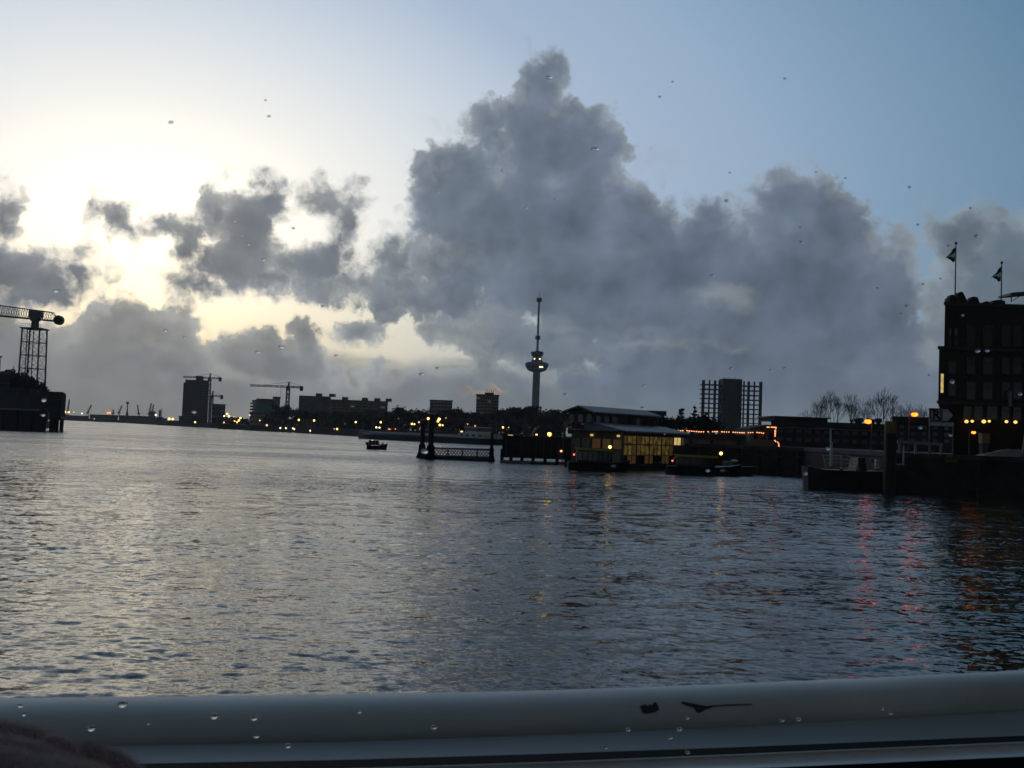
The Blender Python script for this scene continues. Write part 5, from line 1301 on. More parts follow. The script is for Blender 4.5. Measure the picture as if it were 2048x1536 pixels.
def flagpole(label, pxb, pyb, pxt, pyt, flag, Yf):
    p0, p1 = at(pxb, pyb, Yf), at(pxt, pyt, Yf)
    p0 = Vector((p1.x, p0.y, zp_)); 
    t = thing('flagpole', label, 'flagpole', p0, 'flagpoles on the brick building')
    MB().tube(p0, p1, 0.065, 0.045, 8).build('pole', 'steel_pale', t)
    MB().ball(p1 + Vector((0, 0, 0.05)), 0.12).build('finial', 'steel', t)
    n, k = 10, 6; s_ = Yf / 2150
    for (g0, g1, mname) in ((0.0, 0.36, 'flag_green'), (0.36, 0.66, 'flag_white'), (0.66, 1.0, 'flag_green')):
        vs = []
        for i in range(n + 1):
            f = i / n
            for j in range(k + 1):
                g = g0 + (g1 - g0) * j / k
                dx = -20.5 * s_ * f * (0.92 + 0.1 * g); 
                top = p1.z - (6.5 + 23 * f ** 1.2) * s_; bot = p1.z - (32 + (2 if f < 0.5 else -1) + 4 * math.sin(f * 5)) * s_
                if f > 0.8: bot -= 2.2 * s_ * (f - 0.8) * 5
                vs.append((p1.x + dx, Yf + 0.16 * math.sin(f * 8 + g * 2), top + (bot - top) * g))
        q = MB().add(vs, [(i * (k + 1) + j, (i + 1) * (k + 1) + j, (i + 1) * (k + 1) + j + 1, i * (k + 1) + j + 1) for i in range(n) for j in range(k)])
        o = q.build('flag', mname, t, True); o.modifiers.new('thickness', 'SOLIDIFY').thickness = 0.015
    return t
flagpole('taller flagpole with drooping green and white flag above the building\'s peaked merlons', 1911.5, 600, 1912, 487.5, None, Y + 0.9)
flagpole('lower flagpole with drooping green and white flag, nearer the right border', 2002, 603, 2003.5, 526.5, None, Y + 0.9)

# ------------------------------------------------------------------ sodium street lamps on the right quay
post_lamp('orange sodium street lamp above the workboat, left one of two', 1735, 843, 100, 0.21, 'lamp_sodium', QZ, 'sodium lamps on the right quay', rx=0.33, pr=0.07, arm=0.4)
post_lamp('orange sodium street lamp beside the quay office, just left of the arrow sign', 1828, 829, 96, 0.19, 'lamp_sodium', QZ, 'sodium lamps on the right quay', rx=0.30, pr=0.07, arm=-0.4)
post_lamp('small orange sodium lamp at the brick building\'s foot, below its row of lamps', 1946.2, 865, 83.6, 0.11, 'lamp_orange', QZ, 'sodium lamps on the right quay', rx=0.18, pr=0.05, arm=-0.3)

# ------------------------------------------------------------------ trees: recursive limbs, twigs and leaf clumps
def grow(seed, levels, height, spread, kids, lean=0.0, leaves=0, leaf=0.2, first=0.28, thick=0.03, up=0.35, twig_r=0.012):
    r = random.Random(seed); trunk, crown = MB(), MB(); tips = []
    def go(p, d, ln, rad, lev):
        q = p + d * ln
        mbx = trunk if lev <= 1 else crown
        mbx.tube(p, q, rad, rad * 0.66, 6 if lev == 0 else (4 if lev < 3 else 3), False)
        if lev >= levels:
            tips.append(q); return
        n = kids if lev else kids + 1
        for k in range(n):
            a = 2 * math.pi * (k + r.random() * 0.8) / n
            side = Vector((math.cos(a), math.sin(a), 0))
            side = (side - d * side.dot(d)).normalized()
            nd = (d * (1.0 if k else 1.5) + side * spread * r.uniform(0.5, 1.15) + Vector((0, 0, up * r.uniform(0.3, 1)))).normalized()
            go(q - d * ln * (r.uniform(0, 0.35) if k else 0), nd, ln * r.uniform(0.62, 0.86), max(rad * 0.6, twig_r), lev + 1)
    go(Vector((0, 0, 0)), Vector((lean, 0, 1)).normalized(), height * first, height * thick, 0)
    zmax = max(t.z for t in tips); sc = height / zmax
    for i in range(leaves):
        t_ = r.choice(tips) + Vector((r.gauss(0, leaf * 1.6), r.gauss(0, leaf * 1.6), r.gauss(0, leaf * 1.4)))
        a = Vector((r.gauss(0, 1), r.gauss(0, 1), r.gauss(0, 1))).normalized(); b = a.orthogonal().normalized()
        s = leaf * r.uniform(0.5, 1.3)
        crown.add([t_ - a * s - b * s * 0.5, t_ + a * s * 0.3 - b * s * 0.7, t_ + a * s + b * s * 0.4, t_ - a * s * 0.3 + b * s * 0.7], [(0, 1, 2, 3)])
    for mbx in (trunk, crown): mbx.v = [(x * sc, y * sc, z * sc) for x, y, z in mbx.v]
    return trunk, crown
def tree(name, label, group, loc, tc, crown_m='twig', trunk_m='bark'):
    t = thing(name, label, 'tree', (0, 0, 0), group)
    tc[0].build('trunk', trunk_m, t); tc[1].build('crown', crown_m, t)
    t.location = loc
    return t
protos = []
for i, (kw) in enumerate([dict(seed=1, levels=4, height=11, spread=0.75, kids=3, leaves=900, leaf=0.2, first=0.15), dict(seed=2, levels=4, height=11, spread=0.62, kids=3, leaves=420, leaf=0.18, first=0.17),
                          dict(seed=3, levels=4, height=11, spread=0.85, kids=3, leaves=1200, leaf=0.2, first=0.13), dict(seed=4, levels=5, height=11, spread=0.7, kids=3, leaves=250, leaf=0.15, first=0.2)]):
    protos.append(grow(twig_r=0.05, **kw))
placed = {}
def far_tree(px, ptop, Y, kind, label, group):
    x = xat(px, Y, 850); h = zat(px, ptop, Y) - GZ
    if kind not in placed:
        placed[kind] = tree('bank_tree', label, group, (x, Y, GZ), protos[kind]); o = placed[kind]
    else: o = dup(placed[kind], (x, Y, GZ), label); o['group'] = group
    s = h / 11.0; w = s * rng.uniform(0.95, 1.3)
    o.scale = (w, w, s); o.rotation_euler = (0, 0, rng.uniform(0, 6.28))
CL = [  # label, group, list of (px, top)
    ('dark bushy tree on the far bank between the residential tower and the green glass building', 'trees left of the green glass building', 700, [(428, 836), (486, 842), (492, 838)]),
    ('dark bushy tree at the right foot of the thin pale tower', 'trees by the thin pale tower', 690, [(556, 808), (563, 815), (548, 822), (571, 822), (583, 818), (592, 820)]),
    ('dark tree standing in front of the long apartment slab', 'trees before the apartment slab', 620, [(604, 828), (617, 825), (631, 829), (645, 824), (659, 826), (673, 825), (688, 823), (702, 826), (716, 822), (731, 824), (746, 820), (760, 823), (774, 822)]),
    ('bare-topped tree between the apartment slab and the square grey block', 'trees between the slab and the square block', 520, [(786, 824), (798, 820), (806, 817), (815, 820), (826, 829), (836, 825), (846, 822), (852, 818)]),
    ('dark tree between the square grey block and the tall apartment tower', 'trees between the two apartment blocks', 500, [(888, 826), (897, 822), (907, 819), (916, 825), (925, 826), (935, 823), (945, 826), (957, 830), (968, 831), (980, 829), (992, 828)]),
    ('round-crowned tree between the tall apartment tower and the observation tower', 'trees left of the observation tower', 460, [(1003, 822), (1013, 819), (1022, 823), (1032, 822), (1041, 824), (1050, 817), (1058, 813), (1064, 826)]),
    ('dark tree between the observation tower and the pavilion', 'trees right of the observation tower', 430, [(1076, 831), (1086, 831), (1094, 829), (1103, 824), (1112, 826), (1121, 824), (1130, 826)]),
]
k = 0
for label, group, Y0, items in CL:
    for (px, top) in items:
        far_tree(px, top, Y0 + rng.uniform(-25, 25), k % 4, label, group); k += 1

# the wood behind them, one dark mass between and under the crowns
def wood():
    r = random.Random(77); mb = MB()
    for i in range(9000):
        px = r.uniform(424, 1132); Y = shore_y(px) + r.uniform(75, 120)
        top = 836 + 3.5 * math.sin(px * 0.09) + 2.5 * math.sin(px * 0.23 + 1) + (4 if px < 500 else 0)
        x = xat(px, Y, 850); z = GZ + (zat(px, top, Y) - GZ) * r.random() ** 0.6
        s = r.uniform(0.4, 1.1); a = Vector((r.gauss(0, 1), r.gauss(0, 1), r.gauss(0, 1))).normalized(); b = a.orthogonal().normalized(); c = Vector((x, Y, z))
        mb.add([c - a * s, c + b * s * 0.8, c + a * s, c - b * s * 0.8], [(0, 1, 2, 3)])
    o = mb.build('distant_wood', 'twig'); tag(o, 'dark wood and undergrowth behind the trees of the far bank', 'trees', None, 'stuff')
wood()
# line of dark trees behind the quay hall
for i, px in enumerate((1334, 1346, 1358, 1372, 1384, 1398, 1412, 1424)):
    far_tree(px, 837 + (i % 3) * 2, 210, (i * 3) % 4, 'low dark tree in the hedge-like row behind the light string, left of the skeleton tower', 'row of low trees left of the skeleton tower')
# bare slender trees on the right quay
bare = [grow(20 + i, 5, 10.0, 0.55, 3, leaves=26, leaf=0.10, first=0.34, thick=0.013, up=0.5, twig_r=0.018) for i in range(3)]
BT = [(1648, 776, 'leftmost bare slender tree behind the terminal building'), (1669, 779, 'second bare tree from the left behind the terminal, forked low'),
      (1704, 782, 'bare tree left of the orange lamp, behind the terminal roof vents'), (1729, 793, 'thin bare tree rising right above the orange lamp'),
      (1762, 771, 'tallest bare tree behind the yellow-topped pile'), (1785, 789, 'bare tree just right of the tallest one, behind the yellow-topped pile'),
      (1815, 798, 'small faint bare tree left of the second orange lamp'), (1843, 806, 'faintest small bare tree between the second orange lamp and the brick building'), (1628, 800, 'small faint bare tree at the left end of the bare row')]
bproto = {}
for i, (px, top, lab) in enumerate(BT):
    Y = 185; x = xat(px, Y, 840); h = zat(px, top, Y) - QZ; kd = i % 3
    if kd not in bproto: o = bproto[kd] = tree('bare_tree', lab, 'bare trees on the right quay', (x, Y, QZ), bare[kd])
    else: o = dup(bproto[kd], (x, Y, QZ), lab)
    o.scale = (h / 10, h / 10, h / 10); o.rotation_euler = (0, 0, i * 1.3)
# young spruce-like trees left of the skeleton tower
def spruce(seed, h):
    r = random.Random(seed); tr, cr = MB(), MB()
    tr.tube((0, 0, 0), (0, 0, h), h * 0.016, h * 0.004, 6)
    z = h * 0.25
    while z < h * 0.98:
        n = 4; L_ = (h - z) * 0.34 + 0.12
        for k in range(n):
            a = r.uniform(0, 6.28); q = Vector((math.cos(a) * L_, math.sin(a) * L_, z + L_ * r.uniform(0.25, 0.6)))
            cr.tube((0, 0, z), q, 0.03, 0.012, 3, False)
            for m_ in range(5):
                c = Vector((0, 0, z)).lerp(q, (m_ + 1.2) / 6); s = 0.16
                v1, v2 = Vector((r.gauss(0, s), r.gauss(0, s), r.gauss(0, s))), Vector((r.gauss(0, s), r.gauss(0, s), r.gauss(0, s)))
                cr.add([c - v1, c + v2, c + v1, c - v2], [(0, 1, 2, 3)])
        z += h * r.uniform(0.075, 0.12)
    return tr, cr
for i, (px, top, lab) in enumerate([(1362, 815, 'small spiky young conifer above the light string, left of two'), (1389, 808, 'taller spiky young conifer left of the skeleton tower'), (1412, 827, 'smallest spiky conifer at the skeleton tower\'s left foot')]):
    Y = 170; h = zat(px, top, Y) - QZ
    tree('young_conifer', lab, 'young conifers by the light string', (xat(px, Y, 830), Y, QZ), spruce(40 + i, h), 'needle')
# bushes on the left bank
bush = [grow(60 + i, 4, 6.5, 0.95, 3, leaves=1500, leaf=0.15, first=0.16, thick=0.03, up=0.2, twig_r=0.03) for i in range(2)]
for i, (px, top, Y, lab) in enumerate([(14, 748, 306, 'leftmost dark bushy tree behind the flat-roofed shed'), (32, 756, 304, 'dark bushy tree left of the harbour crane\'s tower foot'), (47, 758, 303, 'dark bushy tree in front of the harbour crane\'s tower foot'),
                                       (62, 765, 302, 'lower dark bushy tree at the right foot of the harbour crane'), (72, 774, 301, 'rightmost low dark bush above the pier building\'s roof')]):
    x = xat(px, Y, 770); h = zat(px, top, Y) - 2.0
    o = tree('bushy_tree', lab, 'bushes on the left bank', (x, Y, 2.0), bush[i % 2]) if i < 2 else dup(bt[i % 2], (x, Y, 2.0), lab)
    if i == 0: bt = []
    if i < 2: bt.append(o)
    o.scale = (h / 6.5 * 0.8, h / 6.5 * 0.8, h / 6.5); o.rotation_euler = (0, 0, i * 2.1)

# ------------------------------------------------------------------ lamps of the far bank
def far_lamp(label, px, py, rpx, m, name='bank_lamp', back=14.0, Y=None):
    Y = Y or shore_y(px) + back
    p = at(px, py, Y)
    if p.z < GZ + 0.8:
        Y = shore_y(px) - 1.2; p = at(px, py, Y)       # low ones stand on posts in front of the quay edge
        z0 = -0.5
    else: z0 = GZ
    r = rpx * Y / 2150 * 0.82
    t = thing(name, label, 'lamp', (p.x, Y, z0), 'lamps along the far bank')
    MB().tube((p.x, Y + 0.15, z0), (p.x, Y + 0.15, max(p.z, z0 + 0.4)), 0.12, 0.09, 5).build('pole', 'steel', t)
    MB().ball((p.x, Y - r * 0.4, p.z), r, r * 0.8, r, 10, 7).build('lamp_head', m, t)
for L_ in [
    ('leftmost large yellow lamp on the port horizon beside the pier building', 130.4, 823.8, 2.6, 'lamp_yellow'), ('second yellow lamp on the port horizon, close right of the leftmost one', 137.8, 824.4, 2.3, 'lamp_yellow'),
    ('small dim lamp right of the two yellow lamps on the port horizon', 148, 824.4, 1.6, 'lamp_dim'), ('small pale lamp alone on the port horizon left of the orange pair', 164, 827, 1.6, 'lamp_white'),
    ('left lamp of the orange pair on the port horizon', 216, 825.7, 2.0, 'lamp_orange'), ('right lamp of the orange pair on the port horizon', 219.9, 825.7, 2.0, 'lamp_orange'),
    ('pale lamp beside the distant cargo ship', 311.7, 830, 2.0, 'lamp_white'), ('left lamp of the bright pair left of the residential tower', 338.6, 837.8, 2.9, 'lamp_yellow'), ('right lamp of the bright pair left of the residential tower', 345.7, 838.1, 2.6, 'lamp_yellow'),
    ('small dim lamp below the bright pair left of the residential tower', 333, 846, 1.5, 'lamp_dim'), ('small pale lamp low on the port shore under the leaning cranes', 188.5, 838.8, 1.6, 'lamp_white'),
    ('yellow lamp low at the right foot of the residential tower', 390.5, 844.5, 2.1, 'lamp_yellow'),
    ('uppermost yellow lamp of the cluster above the green ship', 454.5, 827.8, 2.3, 'lamp_yellow'), ('small pale lamp left in the cluster above the green ship', 448.3, 832, 1.6, 'lamp_white'),
    ('yellow lamp second from the top in the cluster above the green ship', 458, 832.5, 2.5, 'lamp_yellow'), ('tiny dim lamp in the middle of the cluster above the green ship', 468, 833.5, 1.2, 'lamp_dim'), ('yellow lamp upper right in the cluster above the green ship', 481, 836, 2.2, 'lamp_yellow'),
    ('yellow lamp right below the upper right one of the green ship\'s cluster', 478, 840.8, 2.3, 'lamp_yellow'), ('largest yellow lamp low in the cluster above the green ship', 469.4, 844, 3.0, 'lamp_yellow'), ('small yellow lamp touching the largest one of the green ship\'s cluster', 474, 844.4, 1.9, 'lamp_yellow'),
    ('dim orange lamp just above the green ship\'s left half', 448, 845, 2.0, 'lamp_dim'),
    ('dim pinkish lamp on the pale base of the green glass building', 499.4, 830.6, 2.0, 'lamp_dim'), ('dim orange lamp below the green glass drum', 519.7, 841, 1.9, 'lamp_dim'), ('glowing orange lamp low below the thin pale tower', 533.8, 850.5, 2.6, 'lamp_dim'),
    ('first of the white shore lamps below the thin pale tower', 560.8, 856, 1.8, 'lamp_white'), ('second of the white shore lamps right of the thin pale tower', 571.7, 856.4, 1.8, 'lamp_white'), ('left lamp of the close white pair before the slab\'s left end', 586, 856.7, 1.7, 'lamp_white'), ('right lamp of the close white pair before the slab\'s left end', 588.8, 858.3, 1.6, 'lamp_white'),
    ('yellow lamp in front of the apartment slab\'s left corner', 597.8, 839.8, 2.3, 'lamp_yellow'), ('yellow lamp before the apartment slab, second from its left corner', 628.3, 841, 2.2, 'lamp_yellow'), ('white shore lamp below the slab\'s taller part', 621, 861.4, 2.0, 'lamp_white'),
    ('yellow lamp before the middle of the apartment slab', 711.6, 844.2, 2.1, 'lamp_yellow'), ('yellow shore lamp below the middle of the apartment slab', 674.4, 858, 2.3, 'lamp_yellow'), ('dim red lamp beside the yellow shore lamp below the slab', 668.5, 857.5, 1.6, 'lamp_pink'),
    ('yellow lamp at the slab\'s right end, above four white ones', 761.6, 844.5, 2.2, 'lamp_yellow'), ('upper left of the white lamps above the barge\'s bow', 752.8, 854.7, 2.0, 'lamp_white'), ('upper right of the white lamps above the barge\'s bow', 759, 855.3, 1.9, 'lamp_white'), ('lower left of the white lamps above the barge\'s bow', 760.8, 862, 1.8, 'lamp_white'),
    ('lower right double white lamp above the barge\'s bow', 767, 862, 2.2, 'lamp_white'), ('largest deep orange lamp above the barge\'s bow', 778.6, 860.6, 3.6, 'lamp_orange'), ('faint pink lamp right of the largest orange one', 790.8, 857.8, 1.6, 'lamp_pink'),
    ('left lamp of the yellow pair left of the mooring piles', 823.9, 847.8, 2.4, 'lamp_yellow'), ('right lamp of the yellow pair left of the mooring piles', 828.8, 848.4, 1.9, 'lamp_yellow'), ('pale pinkish lamp just left of the shorter mooring pile', 838.0, 844.5, 2.1, 'lamp_dim'),
    ('large yellow lamp seen between the two thick mooring piles', 856.6, 837.2, 3.0, 'lamp_yellow'), ('largest yellow lamp right of the taller mooring pile', 878.3, 838.3, 3.3, 'lamp_yellow'), ('yellow lamp touching below the largest one right of the taller pile', 876, 842.6, 2.6, 'lamp_yellow'),
    ('yellow lamp third down right of the taller mooring pile', 879.8, 850, 2.6, 'lamp_yellow'), ('small yellow lamp beside the third one right of the taller pile', 885.3, 850.5, 1.8, 'lamp_yellow'), ('yellow lamp low between the two mooring piles', 851.7, 863.8, 2.3, 'lamp_yellow'), ('tiny dim lamp in the trees right of the taller mooring pile', 892, 836, 1.2, 'lamp_dim'),
    ('upper left red lamp above the barge\'s wheelhouse', 935.3, 848, 1.8, 'lamp_pink'), ('right red lamp above the barge\'s wheelhouse', 950.2, 852, 2.2, 'lamp_pink'), ('lower red lamp above the barge\'s wheelhouse', 944.7, 855.6, 1.6, 'lamp_pink'), ('white lamp under the red lamps above the barge\'s stern', 951, 860.6, 2.2, 'lamp_white'),
    ('dull orange glowing lamp left above the barge\'s wheelhouse', 923.3, 864, 3.4, 'lamp_dim'), ('yellow lamp right above the barge\'s wheelhouse roof', 931.6, 865, 2.4, 'lamp_yellow'), ('lower left small yellow lamp at the wheelhouse roof', 929, 868.5, 1.6, 'lamp_yellow'), ('lower right small yellow lamp at the wheelhouse roof', 934.5, 868.8, 1.8, 'lamp_yellow'),
    ('small white lamp right of the wheelhouse lamps', 941.6, 867.2, 1.5, 'lamp_white'), ('yellow lamp above the barge\'s stern end', 961.4, 868, 2.0, 'lamp_yellow'),
    ('single yellow lamp under the trees left of the tricolour flag', 1006, 854.8, 2.2, 'lamp_yellow'), ('tiny dim double lamp right of the single one under the trees', 1017.5, 854.8, 1.2, 'lamp_dim')]:
    far_lamp(*L_)

# ------------------------------------------------------------------ our own boat: gunwale, sill, gasket and trim below the window
def interp(tab, x):
    if x <= tab[0][0]: a, b = tab[0], tab[1]
    elif x >= tab[-1][0]: a, b = tab[-2], tab[-1]
    else:
        for a, b in zip(tab, tab[1:]):
            if a[0] <= x <= b[0]: break
    return a[1] + (b[1] - a[1]) * (x - a[0]) / (b[0] - a[0])
TOP = [(0, 1401.5), (350, 1397.5), (700, 1393.5), (1024, 1387.5), (1300, 1378.5), (1700, 1362), (2048, 1345)]
CREASE = [(0, 1497), (240, 1491), (700, 1483), (1100, 1469), (1500, 1452), (2048, 1421)]
SILL = [(0, 1535), (300, 1527.5), (700, 1520), (1100, 1508), (1500, 1494), (2048, 1472)]
GASK = [(0, 1552), (300, 1545), (700, 1535.5), (1100, 1522.5), (1500, 1506), (2048, 1482)]
TRIM = [(0, 1592), (700, 1572), (1100, 1553), (1500, 1537), (2048, 1513)]
ZT = 3.5 - 0.247
st = [-700 + 3450 * i / 46 for i in range(47)]
def y_of(px):
    d = ray(px, interp(TOP, px)); return (ZT - EYE.z) / d.z
def strip(name, m, rows, parent, smooth=True):
    """rows: functions px -> Vector"""
    mb = MB(); n = len(rows)
    for px in st: mb.v += [tuple(f(px)) for f in rows]
    for i in range(len(st) - 1):
        for j in range(n - 1): mb.f.append((i * n + j, i * n + j + 1, (i + 1) * n + j + 1, (i + 1) * n + j))
    return mb.build(name, m, parent, smooth)
boat = thing('passenger_boat', 'pale painted gunwale and window ledge of the passenger boat along the bottom edge', 'boat', (0, 1.0, 3.0))
paint = mat('worn_white_paint', (0.78, 0.80, 0.78), 0.62, 0.18, 5.0, bump=0.15, stretch=(0.6, 1, 2.5), spec=0.28)
panel_m = mat('ledge_paint', (0.46, 0.47, 0.46), 0.6, 0.06, 12.0, bump=0.04)
rows = [lambda px: at(px, interp(TOP, px), y_of(px)) + Vector((0.03, 0.10, -0.09)), lambda px: at(px, interp(TOP, px), y_of(px)) + Vector((0, 0.035, -0.006))]
for k in range(13):
    f = k / 12
    ang = math.pi / 2 * f * 1.18
    rows.append(lambda px, f=f, ang=ang: at(px, interp(TOP, px) + (interp(CREASE, px) - interp(TOP, px)) * (1 - math.cos(ang)) / (1 - math.cos(math.pi / 2 * 1.18)), y_of(px) - 0.05 * math.sin(ang)))
strip('gunwale', paint, rows, boat)
lo = strip('ledge', panel_m, [lambda px: at(px, interp(CREASE, px) - 0.5, y_of(px) - 0.040), lambda px: at(px, interp(CREASE, px) + 1, y_of(px) - 0.062), lambda px: at(px, (interp(CREASE, px) + interp(SILL, px)) / 2, y_of(px) - 0.085), lambda px: at(px, interp(SILL, px) - 1.5, y_of(px) - 0.11), lambda px: at(px, interp(SILL, px), y_of(px) - 0.114)], boat)
strip('gasket', 'rubber', [lambda px: at(px, interp(SILL, px) - 1.0, y_of(px) - 0.108), lambda px: at(px, interp(SILL, px) + 3, y_of(px) - 0.16), lambda px: at(px, interp(GASK, px) + 0.5, y_of(px) - 0.2)], boat)
strip('trim', mat('brushed_aluminium', (0.85, 0.85, 0.85), 0.4, 0.12, 14.0, metal=0.0, spec=0.5), [lambda px: at(px, interp(GASK, px), y_of(px) - 0.19), lambda px: at(px, interp(GASK, px) + 1.5, y_of(px) - 0.2), lambda px: at(px, interp(GASK, px) + 4, y_of(px) - 0.215), lambda px: at(px, interp(GASK, px) + 5, y_of(px) - 0.208), lambda px: at(px, interp(TRIM, px) - 1, y_of(px) - 0.235), lambda px: at(px, interp(TRIM, px), y_of(px) - 0.238)], boat)
strip('window_frame', 'rubber', [lambda px: at(px, interp(TRIM, px) - 0.5, y_of(px) - 0.236), lambda px: at(px, interp(TRIM, px) + 60, y_of(px) - 0.28), lambda px: at(px, interp(TRIM, px) + 160, y_of(px) - 0.3)], boat)
# chipped paint on the gunwale
def on_gunwale(px, py, lift=0.0012):
    t0, t1 = interp(TOP, px), interp(CREASE, px)
    c = 1 - (py - t0) / (t1 - t0) * (1 - math.cos(math.pi / 2 * 1.18)); ang = math.acos(max(-1, min(1, c)))
    return at(px, py, y_of(px) - 0.05 * math.sin(ang) - lift)
chips = [[(1281, 1412), (1285, 1424), (1292, 1427), (1310, 1424), (1318, 1419), (1316, 1410), (1310, 1403), (1307, 1413), (1299, 1408), (1296, 1413), (1290, 1408)],
         [(1362, 1405), (1375, 1411), (1388, 1414), (1394, 1424), (1400, 1426), (1408, 1420), (1428, 1413), (1460, 1410.5), (1504, 1409.5), (1506, 1408), (1460, 1408.5), (1425, 1410.5), (1404, 1414), (1392, 1412), (1378, 1409), (1365, 1403)]]
for c in chips:
    mb = MB(); n = len(c); cx_, cy_ = sum(p[0] for p in c) / n, sum(p[1] for p in c) / n
    mb.add([on_gunwale(*p) for p in c] + [on_gunwale(cx_, cy_)], [(i, (i + 1) % n, n) for i in range(n)])
    o = mb.build('paint_chip', 'dark_concrete', boat); o.modifiers.new('thickness', 'SOLIDIFY').thickness = 0.0006

# ------------------------------------------------------------------ fuzzy sleeve at the lower left
def make_sleeve():
    Y = 0.52
    rolls = [  # centre line in photograph columns, radius in pixels, depth offset
        ([(-260, 1502), (-60, 1506), (50, 1522), (120, 1544), (200, 1574), (290, 1612)], [44, 42, 36, 32, 33, 30], -0.05),
        ([(-260, 1458), (-40, 1462), (40, 1474), (95, 1486), (122, 1492)], [23, 23, 21, 20, 16], 0.03),
        ([(100, 1484), (128, 1494), (148, 1516)], [15, 17, 15], 0.0),
        ([(130, 1520), (175, 1515), (222, 1524), (262, 1548), (300, 1590)], [21, 25, 25, 22, 18], 0.02),
        ([(-260, 1570), (0, 1580), (150, 1600), (300, 1650)], [80, 76, 66, 50], -0.085)]
    bm = bmesh.new()
    for pts_, rad, dY in rolls:
        fine = []
        for (a, b, ra, rb) in zip(pts_, pts_[1:], rad, rad[1:]):
            for i in range(8):
                f = i / 8; fine.append((a[0] + (b[0] - a[0]) * f, a[1] + (b[1] - a[1]) * f, ra + (rb - ra) * f))
        fine.append((*pts_[-1], rad[-1]))
        for px, py, r_ in fine:
            c = at(px, py, Y + dY); rr_ = r_ * (Y + dY) / 2150
            bmesh.ops.create_icosphere(bm, subdivisions=2, radius=rr_, matrix=Matrix.Translation(c - Vector((0, 0.5, 3.2))))
    me = bpy.data.meshes.new('sleeve'); bm.to_mesh(me); bm.free()
    tmp = bpy.data.objects.new('tmp_sleeve', me); COL.objects.link(tmp)
    m1 = tmp.modifiers.new('remesh', 'REMESH'); m1.mode = 'VOXEL'; m1.voxel_size = 0.0016
    m2 = tmp.modifiers.new('smooth', 'SMOOTH'); m2.iterations = 4; m2.factor = 0.5
    dg = bpy.context.evaluated_depsgraph_get()
    fin = bpy.data.meshes.new_from_object(tmp.evaluated_get(dg)); bpy.data.objects.remove(tmp)
    fin.name = 'fleece_sleeve'; fin.shade_smooth()
    fl = mat('brown_fleece', (0.34, 0.24, 0.245), 0.95, 0.25, 60.0, bump=0.3, spec=0.05)
    fin.materials.clear(); fin.materials.append(fl)
    o = bpy.data.objects.new('fleece_sleeve', fin); COL.objects.link(o); o.location = (0, 0.5, 3.2)
    tag(o, 'fuzzy dark brown fleece sleeve with soft folds in the lower left corner', 'sleeve')
    r = random.Random(5); mb = MB()
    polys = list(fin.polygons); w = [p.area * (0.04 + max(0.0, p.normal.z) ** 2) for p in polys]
    hm = mat('fleece_fuzz', (0.72, 0.62, 0.60), 0.9, 0.3, 40.0, spec=0.05)  # fuzz paler than the fleece and densest on upward faces, standing for lit ridges
    for p in r.choices(polys, w, k=34000):
        c = Vector(p.center); n = Vector(p.normal)
        d = (n + Vector((r.gauss(0, 0.6), r.gauss(0, 0.6), r.gauss(0, 0.6)))).normalized()
        L_ = r.uniform(0.0012, 0.0045); s = d.orthogonal().normalized() * 0.00007
        e = c + d * L_ * 0.6 + Vector((r.gauss(0, 0.0003), r.gauss(0, 0.0003), r.gauss(0, 0.0003)))
        mb.add([c - s, c + s, e + s * 0.7, e - s * 0.7, e + (d + Vector((r.gauss(0, 0.5), r.gauss(0, 0.5), r.gauss(0, 0.5)))).normalized() * L_ * 0.4], [(0, 1, 2, 3), (3, 2, 4)])
    me = mb.mesh('fuzz', hm); f = bpy.data.objects.new('fuzz', me); COL.objects.link(f); f.parent = o
    tag(f, kind='stuff')
make_sleeve()

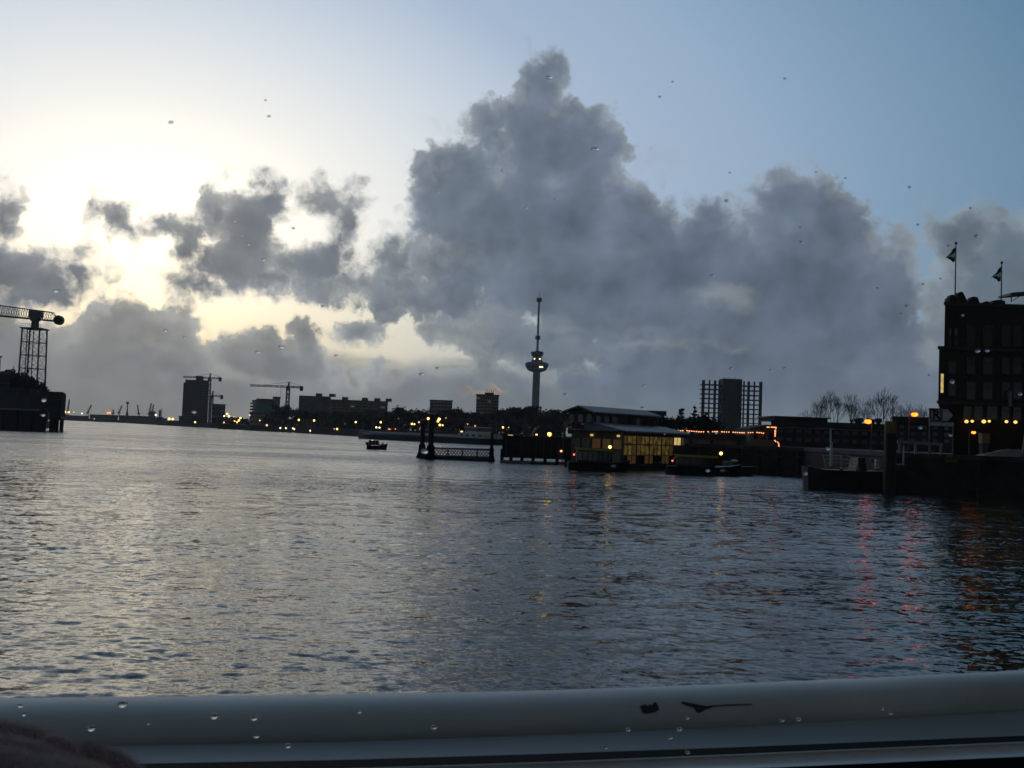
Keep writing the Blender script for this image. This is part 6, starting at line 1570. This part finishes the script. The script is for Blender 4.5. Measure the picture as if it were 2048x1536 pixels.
# ------------------------------------------------------------------ raindrops clinging to the outside of the window
water_m = bpy.data.materials.new('rain_water'); water_m.use_nodes = True
pw_ = water_m.node_tree.nodes['Principled BSDF']; pw_.inputs['Transmission Weight'].default_value = 1; pw_.inputs['IOR'].default_value = 1.33; pw_.inputs['Roughness'].default_value = 0.02
DR = [(113, 582, 9), (563, 694, 9), (516, 704, 7), (843, 748, 8), (875, 736, 6), (672, 711, 6), (331, 661, 6), (370, 675, 6), (587, 456, 6), (470, 442, 5), (484, 470, 4), (527, 520, 7), (497, 489, 5), (646, 612, 6), (414, 450, 4), (531, 200, 4),
      (342, 244, 8), (538, 232, 6), (1005, 341, 5), (875, 384, 4), (1098, 155, 10), (1190, 298, 11), (1111, 398, 5), (1052, 416, 4), (1453, 401, 6), (1460, 345, 4), (1603, 484, 6), (1601, 455, 5), (1424, 551, 6), (1345, 163, 4), (1570, 157, 5),
      (1320, 193, 5), (1632, 344, 4), (1691, 356, 4), (1819, 374, 5), (1836, 449, 5), (1941, 416, 5), (1953, 472, 7), (1756, 576, 5), (1814, 612, 7), (1802, 628, 4), (1881, 557, 4), (1846, 568, 5), (1897, 491, 5), (1463, 736, 7), (1569, 736, 5), (1131, 789, 6), (1541, 740, 4),
      (1858, 750, 4), (1955, 702, 8), (1974, 701, 7), (1904, 763, 8), (1925, 630, 5), (2040, 788, 7), (1840, 855, 6), (1900, 870, 6), (1655, 897, 7), (1611, 947, 6), (1415, 941, 6), (1288, 771, 5), (1285, 815, 6), (849, 903, 10), (88, 800, 7), (87, 830, 5), (388, 824, 6),
      (245, 1408, 11), (428, 1432, 11), (508, 1436, 9), (183, 1456, 10), (41, 1411, 7), (48, 1428, 6), (512, 1471, 7), (576, 1491, 8), (297, 1447, 4), (718, 1423, 6), (867, 1454, 7), (1256, 1459, 6), (1358, 1458, 7), (1374, 1436, 5), (1340, 1475, 6), (1564, 1440, 6), (1597, 1438, 6), (1781, 1426, 6), (1211, 1494, 5), (1375, 1504, 6), (1765, 1418, 4)]
def make_drops():
    base = None
    n, m = 20, 8
    mb = MB(); mb.ball((0, 0, 0), 1.0, 0.42, 0.72, n, m)
    mb.v = [(x, max(y, -0.9), z - 0.12 * (1 - x * x)) for x, y, z in mb.v]
    me = mb.mesh('raindrop', water_m, smooth=True)
    r = random.Random(9)
    for px, py, rp in DR:
        f = (px - 1024) / 2048; Y = 0.80 + 0.17 * f
        o = bpy.data.objects.new('raindrop', me); COL.objects.link(o)
        o.location = at(px, py, Y); s = rp * Y / 2150 * (0.85 if py > 1380 else 0.7)
        o.scale = (s * r.uniform(0.9, 1.15), s, s * r.uniform(0.75, 1.0)); o.rotation_euler = (0, r.uniform(-0.25, 0.25), R(12))
        tag(o, 'small clear raindrop clinging to the boat window', 'raindrop', 'raindrops on the boat window')
make_drops()

# ------------------------------------------------------------------ the damp evening air over the river
hz_ = MB().box(-3060, 3060, -3060, 3060, -4.2, 215)
hm = bpy.data.materials.new('haze'); hm.use_nodes = True
hn = hm.node_tree; hn.nodes.remove(hn.nodes['Principled BSDF'])
pv = hn.nodes.new('ShaderNodeVolumePrincipled'); pv.inputs['Color'].default_value = (0.96, 0.97, 0.98, 1); pv.inputs['Density'].default_value = 0.00012; pv.inputs['Anisotropy'].default_value = 0.3
hn.links.new(pv.outputs[0], hn.nodes['Material Output'].inputs['Volume'])
ho = hz_.build('haze', hm); tag(ho, kind='stuff')
cy.volume_bounces = 2
